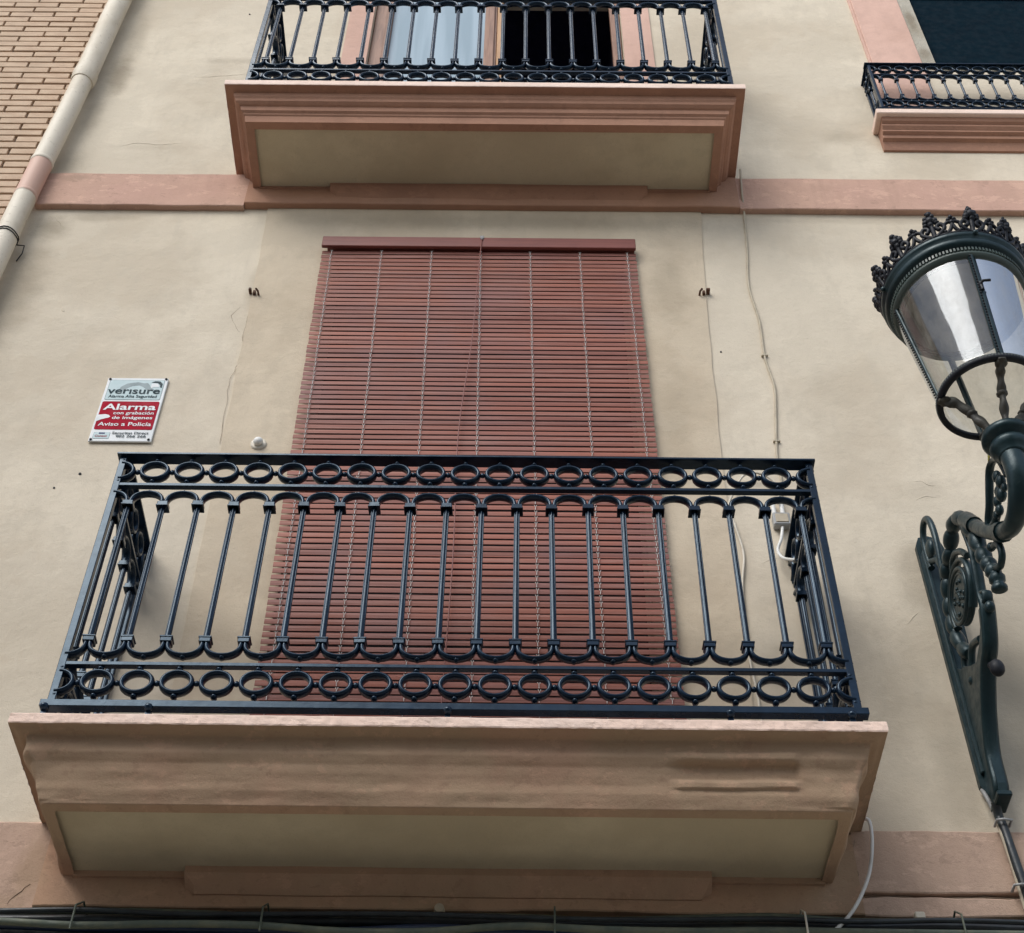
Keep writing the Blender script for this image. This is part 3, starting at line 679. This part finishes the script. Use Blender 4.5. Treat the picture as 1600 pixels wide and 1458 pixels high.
def text(s, u0, u1, v, h, mat, bold=.0, shear=0., name='lettering'):
    cu_ = bpy.data.curves.new('t', 'FONT'); cu_.body = s; cu_.size = 1; cu_.offset = bold; cu_.shear = shear; cu_.extrude = 0
    o = bpy.data.objects.new('t', cu_); COL.objects.link(o); bpy.context.view_layer.update()
    me = bpy.data.meshes.new_from_object(o.evaluated_get(bpy.context.evaluated_depsgraph_get())); bpy.data.objects.remove(o)
    xs = [p.co.x for p in me.vertices]; ys = [p.co.y for p in me.vertices]; a, b = min(xs), max(xs); c, d = min(ys), max(ys)
    cap = .70
    base = wloc(SG)
    for p in me.vertices:
        x = U(u0+(u1-u0)*(p.co.x-a)/(b-a)); zz = Vv(v)+p.co.y/cap*h*H_
        p.co = Vector((x, -.0145, zz))-base
    me.materials.append(M[mat]); t = bpy.data.objects.new(name, me); COL.objects.link(t); t.parent = SG
text('verısure', .06, .92, .262, .10, 'ink', .016); text('Alarma Alta Seguridad', .10, .89, .325, .042, 'ink', .014)
text('Alarma', .08, .93, .52, .092, 'signwhite', .022); text('con grabación', .27, .92, .592, .045, 'signwhite', .015)
text('de imágenes', .27, .92, .665, .045, 'signwhite', .015); text('Aviso a Policía', .08, .93, .770, .055, 'signwhite', .015)
text('Securitas Direct', .35, .93, .895, .034, 'ink', .02); text('902 266 266', .42, .90, .945, .036, 'ink', .02); text('Conect', .09, .28, .94, .03, 'signred', .01)
for (u, v) in ((.04, .025), (.965, .02), (.04, .978), (.955, .975)):
    MB().ball((U(u), -.014, Vv(v)), (.006, .004, .006), 10).build('screw', 'dark', SG)

# ------------------------------------------------------------------ fittings on the wall
def hooks(x, z, label, n=3, s=1):
    r = thing('rusty_hook_bracket', label, 'bracket', (x, 0, z))
    MB().box(x-.006, x+.006, -.022, .0, z-.010, z+.012, .002).box(x-.026*s, x-.014*s, -.030, .0, z+.006, z+.020, .002).build('stub', 'rust', r)
    MB().tube([(x+.02*s, 0, z-.008), (x+.018*s, -.028, z-.006), (x+.008*s, -.034, z+.006)], .005, 6).build('hook', 'rust', r)
hooks(-1.19, 7.215, 'small rusty hooks in the wall left of the blind')
hooks(.822, 7.245, 'small rusty hooks in the wall right of the blind', s=-1)
kn = thing('doorbell_button', 'round cream button plate on the wall just above the handrail', 'doorbell', (-1.035, 0, 6.19))
MB().tube([(-1.035, 0, 6.19), (-1.035, -.012, 6.19), (-1.035, -.014, 6.19)], [.034, .032, .026], 18).build('base_disc', 'cable_white', kn)
MB().ball((-1.035, -.024, 6.190), (.020, .016, .020), 14).build('button', 'white', kn)
def mark(x, z, r, label, mat='dark'):
    tag(MB().tube([(x, .001, z), (x, -.004, z)], [r, r*.7], 8).build('nail', mat), label, 'nail')
mark(-1.708, 6.012, .007, 'small dark nail head in the wall above the handrail corner'); mark(-1.79, 5.93, .005, 'lower small dark nail head left of the railing corner')
mark(-1.6, 10.03, .006, 'tiny dark nail high on the cream wall near the drainpipe'); mark(.862, 6.83, .005, 'tiny dark nail below the right hooks')
mark(-1.498, 4.115, .012, 'rusty bolt stub low on the terracotta band at left', 'rust')
# junction box
JB = thing('junction_box', 'small white junction box with cables behind the right end of the railing', 'junction box', (.99, 0, 5.75))
MB().box(.958, 1.022, -.035, .0, 5.735, 5.800, .004).build('box', 'metal', JB)
MB().box(.966, 1.014, -.038, -.034, 5.745, 5.79, .002).build('cover', 'cable_tan', JB)
for xx in (.968, 1.0): MB().tube([(xx, -.018, 5.80), (xx, -.018, 5.87)], .009, 10).build('conduit', 'white', JB)
def cable(name, label, pts, r, mat, clips=(), cat='cable', group=None):
    P = smooth_path(pts); me = MB().tube(P, r, 8)
    if not clips: return tag(me.build(name, mat), label, cat, group)
    root = thing(name, label, cat, pts[0], group); me.build('sheath', mat, root)
    for c in clips: MB().box(c[0]-.014, c[0]+.008, -.012, .0, c[1]-.004, c[1]+.004, .001).tube([(c[0]+.012, 0, c[1]), (c[0]+.012, -.012, c[1])], .003, 6).build('clip', 'cable_tan', root)
    return root
cable('wall_cable', 'thin tan cable running down the wall right of the blind', [(1.085, -.045, 8.26), (1.072, -.042, 8.05), (1.072, -.010, 7.90), (1.055, -.006, 7.6), (1.032, -.006, 7.31), (1.05, -.006, 7.05), (1.045, -.006, 6.79), (1.062, -.006, 6.6), (1.05, -.006, 6.44), (1.022, -.006, 6.17), (1.02, -.006, 6.0), (1.0, -.006, 5.87)], .0052, 'cable_tan', ((1.045, 6.80), (1.03, 6.24)))
cable('looped_cable', 'pale cable looping above the junction box behind the railing', [(.985, -.03, 5.85), (1.0, -.03, 5.93), (.965, -.03, 6.0), (.91, -.03, 6.025), (.866, -.03, 6.0), (.83, -.02, 5.93), (.80, -.01, 5.85), (.815, -.008, 5.75), (.832, -.008, 5.60), (.812, -.008, 5.45), (.805, -.008, 5.3), (.80, -.008, 5.1), (.81, -.008, 4.9), (.81, -.008, 4.5)], .0048, 'cable_white')
cable('drop_cable', 'short white cable from the junction box down to the railing side', [(.99, -.02, 5.735), (.975, -.03, 5.66), (.955, -.03, 5.60), (.965, -.05, 5.54), (1.0, -.08, 5.50)], .006, 'white')
cable('hanging_cable', 'white cable hanging below the right corner of the lower balcony', [(1.07, -.03, 4.42), (1.082, -.08, 4.38), (1.077, -.08, 4.295), (1.048, -.08, 4.185), (.992, -.08, 4.08), (.93, -.08, 4.01), (.85, -.07, 3.95)], .0058, 'white')
def crack(pts, label=None, r=.0022, y=-.030):
    P = smooth_path([(a, y, b) for a, b in pts], 5); P = [p+Vector((noise.noise(p*60)*.006, 0, noise.noise(p*57)*.006)) for p in P]
    return MB().tube(P, [r*(.35+.9*abs(noise.noise(p*25))) for p in P], 5).build('crack', 'crackline', B)
crack([(-1.448, 4.165), (-1.46, 4.15), (-1.475, 4.135), (-1.487, 4.12), (-1.50, 4.10)], y=-.0205)
crack([(-1.19, 7.19), (-1.195, 7.1), (-1.20, 6.95), (-1.19, 6.8), (-1.20, 6.66), (-1.21, 6.6), (-1.20, 6.4), (-1.19, 6.2)], r=.0016, y=-.004)
crack([(-1.24, 7.12), (-1.27, 7.06), (-1.24, 6.98), (-1.22, 6.94)], r=.0014, y=.0)
crack([(1.04, 4.34), (1.02, 4.28), (1.03, 4.22), (1.01, 4.14)], r=.0022, y=-.033)
crack([(1.042, 4.16), (1.2, 4.155), (1.4, 4.158), (1.6, 4.150), (1.8, 4.152), (2.2, 4.15)], r=.0045, y=-.012)
# cable bundle along the wall above the ground floor
spec = [(-.030, 4.066, .010, 'cable_green', 'dusty upper cable of the bundle under the lower balcony'), (-.050, 4.030, .017, 'cable_black', 'thick black cable of the bundle under the lower balcony'), (-.086, 4.030, .008, 'cable_black', 'thin black cable in front of the bundle under the lower balcony'),
        (-.060, 3.995, .014, 'cable_blue', 'dark blue cable low in the bundle under the lower balcony'), (-.095, 3.985, .011, 'cable_green', 'grey green cable low in the bundle under the lower balcony'), (-.05, 3.955, .02, 'cable_black', 'lowest thick black cable of the bundle')]
for k, (y, z, r, mt, lb) in enumerate(spec):
    pts = [(x*.25, y+.008*noise.noise(Vector((x*.6, k*7.3, 0))), z+.016*noise.noise(Vector((x*.5, k*3.1, 4)))+.006*noise.noise(Vector((x*1.9, k*5.1, 7)))) for x in range(-9, 28)]
    cable('wall_cable', lb, pts, r, mt, cat='cable', group='cable bundle under the lower balcony')
tag(MB().box(LX+.05, RX, -.018, .0, 3.90, 4.05).build('cable_back_shade', 'dark'), 'dark painted board behind the cable bundle at the bottom edge', 'shadow')  # flat dark strip: the shade below the band, put in as colour
for i, x in enumerate((-1.26, -.72, .12, .84, 1.29)):
    tag(MB().tube([(x, -.0, 4.075), (x-.002, -.055, 4.085), (x-.004, -.112, 4.04), (x-.004, -.115, 3.96)], .0032, 6).build('cable_clip', 'cable_green' if i != 3 else 'cable_white'), ['grey clip on the cable bundle under the left end of the balcony', 'grey clip on the cable bundle left of centre', 'grey clip on the cable bundle near the middle of the balcony', 'pale clip on the cable bundle by the hanging white cable', 'blue grey clip on the cable bundle at far right'][i], 'clip', 'clips on the cable bundle')
tag(MB().tube([(-.22, -.03, 4.083), (-.22, -.05, 4.083)], [.017, .014], 14).build('wall_plug', 'cable_tan'), 'small round tan plug under the middle of the lower balcony', 'plug')
tag(MB().box(1.17, 1.20, -.055, -.03, 4.062, 4.085, .003).build('cable_clamp', 'cable_white'), 'small white clamp on the cable bundle at right', 'clamp')

# ------------------------------------------------------------------ wall lantern
LXC, AY = 1.508, -.918
LN = thing('street_lantern', 'ornate dark iron wall lantern with glass panes on a scrolled bracket', 'street lamp', (1.51, 0, 4.53))
X0 = 1.505
def P3(l, x=X0): return [(x, a, b) for a, b in l]
MB().extr([(1.472, 4.56), (1.490, 4.525), (1.535, 4.520), (1.545, 4.57), (1.560, 5.0), (1.575, 5.62), (1.56, 5.675), (1.52, 5.69), (1.485, 5.68), (1.470, 5.64)], 'y', -.022, -.001).box(1.482, 1.494, -.040, -.020, 4.60, 5.60, .003).build('wall_plate', 'lampiron', LN)
web = [(-.018, 5.05), (-.018, 4.50), (-.060, 4.475), (-.112, 4.47), (-.120, 4.50), (-.120, 4.615), (-.173, 4.715), (-.224, 4.777), (-.277, 4.828), (-.340, 4.858), (-.400, 4.950), (-.395, 5.0), (-.36, 5.0), (-.335, 4.95), (-.29, 4.92), (-.22, 4.90), (-.17, 4.93), (-.12, 4.97), (-.07, 5.0)]
MB().extr(web, 'x', 1.492, 1.518).build('bracket_web', 'lampiron', LN)
# front flange following the lower edge of the web
MB().tube(smooth_path(P3([(-.075, 4.47), (-.105, 4.50), (-.115, 4.615), (-.168, 4.715), (-.222, 4.780), (-.280, 4.835), (-.345, 4.87), (-.40, 4.955), (-.41, 5.0)])), [(.026, .010)]*49, 8, flat=(1, 0, 0)).box(1.484, 1.531, -.118, -.02, 4.455, 4.475, .004).build('flange', 'lampiron', LN)
def beaded(path, r0, r1, n, name, mat='lampiron', amp=.35):
    P = smooth_path(path, 10); N = len(P); rr = []
    for i in range(N):
        t = i/(N-1); ph = (t*n) % 1; rr.append((r0+(r1-r0)*t)*(1-amp+amp*1.5*abs(math.sin(math.pi*ph))**.6))
    return MB().tube(P, rr, 10).build(name, mat, LN)
loop = P3([(-.045, 5.50), (-.035, 5.58), (-.045, 5.655), (-.085, 5.69), (-.130, 5.67), (-.156, 5.608), (-.161, 5.531), (-.150, 5.45), (-.13, 5.36)], 1.497)
MB().tube(smooth_path(loop), [.0125]*49, 10).build('scroll', 'lampiron', LN)
MB().ball((1.497, -.085, 5.56), (.017, .034, .040), 14).tube([(1.497, -.06, 5.52), (1.497, -.12, 5.47), (1.497, -.14, 5.42)], .012, 8).build('scroll_knob', 'lampiron', LN)
beaded(P3([(-.434, 5.345), (-.385, 5.405), (-.330, 5.425), (-.275, 5.415), (-.230, 5.385), (-.180, 5.38), (-.145, 5.35), (-.115, 5.30), (-.092, 5.25), (-.080, 5.19), (-.085, 5.13), (-.11, 5.06), (-.15, 5.0)]), .025, .023, 10, 'leaf_scroll', amp=.28)
main = P3([(-.400, 5.385), (-.445, 5.335), (-.491, 5.265), (-.554, 5.175), (-.649, 5.065), (-.742, 4.985), (-.815, 4.965), (-.875, 4.990), (-.912, 5.035), (-.920, 5.085), (-.920, 5.15)])
P = smooth_path(main); N = len(P); MB().tube(P, [.020+.018*(i/N) for i in range(N)], 16).build('arm', 'lampiron', LN)
MB().tube(P[int(N*.10):int(N*.24)], .030, 12).build('arm_sleeve', 'lampiron', LN)
MB().tube(P[int(N*.42):int(N*.46)], .034, 12).build('arm_collar', 'lampiron', LN)
beaded(P3([(-.45, 5.31), (-.475, 5.22), (-.495, 5.12), (-.515, 5.055), (-.535, 5.0), (-.545, 4.95), (-.535, 4.915)]), .025, .022, 7, 'acanthus_drop', amp=.4)
MB().tube(smooth_path(P3([(-.415, 5.36), (-.422, 5.29), (-.430, 5.21), (-.423, 5.16), (-.412, 5.11), (-.400, 5.07), (-.392, 5.03), (-.40, 4.99), (-.425, 4.985), (-.435, 5.01), (-.415, 5.03)]), 8), [(.018, .007)]*81, 8, flat=(1, 0, 0)).build('strap', 'lampiron', LN)
# medallion: disc in the bracket's plane with a raised rim and worn relief
mc = (-.232, 5.185); md = MB(); n = 40; R0 = .098
for (r, h) in ((R0, .017),):
    md.extr([(mc[0]+r*math.cos(2*math.pi*i/n), mc[1]+r*math.sin(2*math.pi*i/n)) for i in range(n)], 'x', X0-h+.006, X0+h-.006)
for sx in (-1, 1):
    for r, tt in ((R0-.004, .008), (R0-.022, .004)): md.tube([(X0+sx*.011, mc[0]+r*math.cos(2*math.pi*i/n), mc[1]+r*math.sin(2*math.pi*i/n)) for i in range(n)], tt, 8, closed=True)
md.build('medallion', 'lampiron', LN)
rl = MB(); random.seed(3)
for i in range(26):
    a = random.uniform(0, 6.28); r = random.uniform(0, R0-.034); rl.ball((X0-.012, mc[0]+r*math.cos(a), mc[1]+r*math.sin(a)), (.006, random.uniform(.004, .011), random.uniform(.004, .011)), 8)
rl.build('relief', 'lampiron', LN)
MB().tube([(X0, mc[0]+(R0+.026)*math.cos(R_(a)), mc[1]+(R0+.026)*math.sin(R_(a))) for a in range(-20, 250, 10)][::-1], [(.016, .009)]*27, 8, flat=(1, 0, 0)).build('band_ring', 'lampiron', LN)
MB().tube(smooth_path(P3([(-.205, 5.31), (-.23, 5.345), (-.275, 5.345), (-.33, 5.30), (-.37, 5.24)])), .012, 8).build('scroll', 'lampiron', LN)
MB().tube(smooth_path(P3([(-.595, 5.06), (-.632, 5.03), (-.636, 4.985), (-.605, 4.968), (-.572, 4.985), (-.560, 5.0)])), .012, 8).ball((X0, -.575, 5.075), .016, 10).build('scroll', 'lampiron', LN)
MB().tube(smooth_path(P3([(-.600, 5.125), (-.622, 5.155), (-.661, 5.180), (-.695, 5.215), (-.740, 5.255), (-.785, 5.250), (-.826, 5.210), (-.842, 5.160), (-.850, 5.11)])), [(.014, .010)]*49, 8, flat=(1, 0, 0)).build('scroll', 'lampiron', LN)
lf = MB(); random.seed(11)
for (a, b, r) in ((-.776, 5.185, .020), (-.788, 5.15, .022), (-.745, 5.150, .020), (-.765, 5.115, .023), (-.72, 5.130, .018), (-.715, 5.098, .018), (-.69, 5.10, .014), (-.80, 5.11, .014)):
    lf.ball((X0+random.uniform(-.006, .006), a, b), (r*.75, r, r*1.15), 10)
lf.tube([(X0, -.70, 5.10), (X0, -.66, 5.10), (X0, -.62, 5.115)], .013, 8).build('leaf_ornament', 'lampiron', LN)
MB().ball((X0, -.343, 4.772), (.024, .022, .032), 16).tube([(X0, -.30, 4.82), (X0, -.34, 4.79)], .012, 8).build('finial_ball', 'crowniron', LN)
MB().tube(smooth_path(P3([(-.28, 4.95), (-.20, 4.99), (-.155, 4.965), (-.13, 4.93), (-.10, 4.94), (-.085, 4.99), (-.11, 5.03), (-.15, 5.02)])), .013, 8).build('scroll', 'lampiron', LN)
MB().ball((X0, -.425, 4.955), (.018, .020, .022), 12).build('scroll_boss', 'lampiron', LN)
MB().ball((X0, -.13, 4.90), (.022, .02, .02), 10).build('scroll_boss', 'lampiron', LN)
tag(MB().extr([(-.780, 5.252), (-.792, 5.268), (-.818, 5.270), (-.803, 5.250)], 'x', 1.490, 1.493).build('leaf', 'yellow'), 'tiny yellow leaf caught under the lantern collar', 'leaf')
# lantern body
C0 = (LXC, AY, 0)
zr, rr_ = 5.402, .166; zt2, rt2 = 5.885, .217
MB().lathe([(.0, 5.115), (.040, 5.115), (.044, 5.122), (.046, 5.130), (.054, 5.138), (.062, 5.152), (.060, 5.168), (.049, 5.176), (.050, 5.182), (.070, 5.188), (.077, 5.197), (.076, 5.214), (.066, 5.222), (.054, 5.228), (.036, 5.240), (0, 5.244)], C0, 28).build('collar', 'lampiron', LN)
def rng(R0, z0, prof, mat, name, n=64): return MB().lathe([(R0+a, z0+b) for a, b in prof], C0, n, closed=True).build(name, mat, LN)
rng(rr_, zr, [(-.012, -.008), (.004, -.010), (.009, -.002), (.009, .010), (.002, .014), (-.010, .010)], 'crowniron', 'bottom_ring')
rg = MB()
for i in range(110):
    a = 2*math.pi*i/110; rg.tube([(LXC+(rr_+.0085)*math.cos(a), AY+(rr_+.0085)*math.sin(a), zr+.0), (LXC+(rr_+.0085)*math.cos(a), AY+(rr_+.0085)*math.sin(a), zr+.010)], .0022, 4)
rg.build('bead_edge', 'beadiron', LN)
# support legs
for k in range(4):
    a = R_(-92.5+90*k); d = Vector((math.cos(a), math.sin(a), 0)); path = [Vector(C0)+d*r+Vector((0, 0, z)) for r, z in ((.028, 5.225), (.048, 5.262), (.070, 5.305), (.092, 5.345), (.118, 5.378), (.148, 5.392), (.168, 5.402))]
    P = smooth_path(path, 6); N = len(P); b = MB(); b.tube(P, [(.0155+.0035*math.sin(i*.75)+(.007*math.sin(math.pi*(i/N-.5)/.5) if i/N > .5 else 0), .0125+.003*math.cos(i*.75)) for i in range(N)], 9)
    b.ball(tuple(Vector(C0)+d*.150+Vector((0, 0, 5.391))), (.021, .021, .012), 10); b.ball(tuple(Vector(C0)+d*.080+Vector((0, 0, 5.325))), (.019, .019, .012), 8)
    b.build('support_leg', 'bronze', LN)
# mullions and panes
for k in range(4):
    a = R_(-92.5+90*k); d = Vector((math.cos(a), math.sin(a), 0)); tt = Vector((-d.y, d.x, 0)); A = Vector(C0)+d*(rr_+.002)+Vector((0, 0, zr+.01)); Bq = Vector(C0)+d*(rt2+.002)+Vector((0, 0, zt2))
    b = MB(); b.tube([A, Bq], [(.012, .006)]*2, 4, flat=tt)
    b.build('mullion', 'lampiron', LN)
    tb = MB()
    for j in range(36):
        p = A.lerp(Bq, (j+.5)/36)+d*.006-tt*.006; tb.ball(tuple(p), (.0042, .0042, .0032), 6)
    tb.build('bead_strip', 'crowniron', LN)
    g = MB(); n = 16; vs = []
    for i in range(n+1):
        aa = a+math.pi/2*i/n
        for (r, z) in ((rr_-.002, zr+.012), ((rr_+rt2)/2-.002, (zr+zt2)/2), (rt2-.002, zt2)): vs.append((LXC+r*math.cos(aa), AY+r*math.sin(aa), z))
    g.addf(vs, [(i*3+q, (i+1)*3+q, (i+1)*3+q+1, i*3+q+1) for i in range(n) for q in range(2)], True); g.build('glass_pane', 'filmglass' if k == 0 else 'lampglass', LN)
# latch on the near mullion
la = Vector((LXC-.008, AY-.206, 5.73))
MB().tube([la+Vector((-.004, -.002, 0)), la+Vector((.004, -.02, 0)), la+Vector((.028, -.02, .003))], .005, 8).tube([la+Vector((0, -.005, -.03)), la+Vector((0, -.005, .012))], .006, 8).build('latch', 'crowniron', LN)
# rings under the brim
rng(rt2, 5.885, [(-.016, -.004), (.004, -.006), (.006, .004), (.010, .006), (.010, .018), (.0, .022), (-.014, .014)], 'beadiron', 'upper_ring')
rng(rt2-.018, 5.885, [(-.008, -.004), (.002, -.006), (.004, .008), (-.006, .010)], 'crowniron', 'inner_ring')
bm_ = MB()
for i in range(120):
    a = 2*math.pi*i/120; r = rt2+.010; bm_.box(-.0032, .0032, -.004, .004, 0, .016); 
    c, s = math.cos(a), math.sin(a)
    for q in range(8):
        v = bm_.v[-8+q]; x, y, z = v; y -= r; bm_.v[-8+q] = (LXC+x*(-s)+(-y)*c, AY+x*c+(-y)*s, 5.904+z)
bm_.build('dentil_strip', 'beadiron', LN)
MB().lathe([(rt2-.005, 5.904), (rt2+.004, 5.922), (rt2+.010, 5.926), (rt2+.022, 5.930), (rt2+.028, 5.945), (rt2+.024, 5.958), (rt2+.033, 5.964), (rt2+.036, 5.976), (rt2+.030, 5.988), (rt2+.012, 5.992), (rt2-.02, 6.03), (rt2-.09, 6.12), (.06, 6.17), (.05, 6.2), (.035, 6.22), (.045, 6.25), (.02, 6.29), (0, 6.32)], C0, 64).build('brim', 'lampiron', LN)
MB().lathe([(rt2-.004, 5.905), (rt2-.012, 5.912), (rt2-.03, 5.96), (rt2-.09, 6.02), (.05, 6.05), (0, 6.05)], C0, 48).build('reflector', 'reflector', LN)
for k in range(4):
    a = R_(-86+90*k); MB().ball((LXC+(rt2+.036)*math.cos(a), AY+(rt2+.036)*math.sin(a), 5.972), .0105, 10).build('rivet', 'lampiron', LN)
# pierced crown
cr_ = MB(); NM = 12; z0 = 5.99; 
def cp(u, v):   # u in motif units (angle), v height metres
    a = R_(-86)+2*math.pi*u/NM; r = .243+v*.22; return Vector((LXC+r*math.cos(a), AY+r*math.sin(a), z0+v))
random.seed(5)
def ct(pts, r): cr_.tube([cp(*p) for p in smooth2(pts)], r*1.25, 7)
def smooth2(pts): return [(p.x, p.y) for p in smooth_path([(a, b, 0) for a, b in pts], 4)]
for k in range(NM):
    for sg in (-1, 1):
        ct([(k+sg*.04, .0), (k+sg*.18, .012), (k+sg*.30, .034), (k+sg*.20, .052), (k+sg*.10, .040), (k+sg*.16, .028)], .0062)
        ct([(k+sg*.34, .004), (k+sg*.44, .020), (k+sg*.5, .042)], .0055)
        ct([(k+sg*.28, .040), (k+sg*.40, .052), (k+sg*.5, .050)], .0052)
        cr_.ball(cp(k+sg*.16, .030), .008, 8); cr_.ball(cp(k+sg*.30, .012), .0075, 8)
        cr_.ball(cp(k+sg*.14, .062), (.011, .011, .009), 8)
    ct([(k, .0), (k, .06), (k, .088)], .007)
    for (du, dv, r) in ((0, .078, .0155), (-.11, .074, .0115), (.11, .074, .0115), (-.07, .092, .010), (.07, .092, .010), (0, .104, .0105), (0, .058, .012), (-.03, .114, .005)): cr_.ball(cp(k+du*1.15+random.uniform(-.02, .02), dv+random.uniform(-.003, .003)), (r*random.uniform(1, 1.35), r*random.uniform(1, 1.35), r*random.uniform(.9, 1.25)), 7)
    for (du, dv, r) in ((.5, .050, .010), (.43, .062, .0085), (.57, .062, .0085), (.5, .072, .009)): cr_.ball(cp(k+du, dv), r, 8)
cr_.tube([cp(i*NM/80, .001) for i in range(80)], .006, 6, closed=True)
cr_.build('crown', 'crowniron', LN)
# supply cable of the lantern
LC = thing('lantern_cable', 'dark supply conduit running down from the lantern bracket', 'cable', (1.495, -.01, 4.5))
MB().tube(smooth_path([(1.478, -.012, 4.55), (1.482, -.03, 4.50), (1.494, -.025, 4.45), (1.500, -.025, 4.42)]), .007, 8).build('lead', 'metal', LC)
MB().tube(smooth_path([(1.492, -.06, 4.47), (1.500, -.035, 4.43), (1.502, -.045, 4.38), (1.508, -.05, 4.25), (1.514, -.05, 4.16), (1.525, -.05, 4.0)]), .0145, 10).build('conduit', 'cable_black', LC)
MB().tube(smooth_path([(1.492, -.03, 4.42), (1.490, -.045, 4.36), (1.496, -.045, 4.25), (1.500, -.045, 4.10)]), .006, 8).build('side_cable', 'cable_tan', LC)
for zc in (4.40, 4.17): MB().tube([(1.480, -.03, zc), (1.480, -.065, zc), (1.500, -.070, zc), (1.525, -.065, zc), (1.525, -.03, zc)], .0045, 6).build('clamp', 'metal', LC)

# ------------------------------------------------------------------ unseen houses across the street, heights and gap shaped for reflections and light
for (ox0, ox1, oh, lb) in ((-14, -5.2, 8.5, 'unseen grey plastered house across the street, shaped for reflections, left of the gap'), (-4.0, 3.2, 7.5, 'unseen grey plastered house across the street, shaped for reflections, straight behind the viewer')):
    OB = thing('unseen_house', lb, 'building', ((ox0+ox1)/2, -9, 0))
    MB().box(ox0, ox1, -15, -9, 0, oh).build('wall', 'opp', OB)
    for i in range(int((ox1-ox0)/2.4)):
        for j in range(3): MB().box(ox0+.8+i*2.4, ox0+1.8+i*2.4, -9.0, -8.96, 1+j*3, 3+j*3).build('window', 'dark', OB)
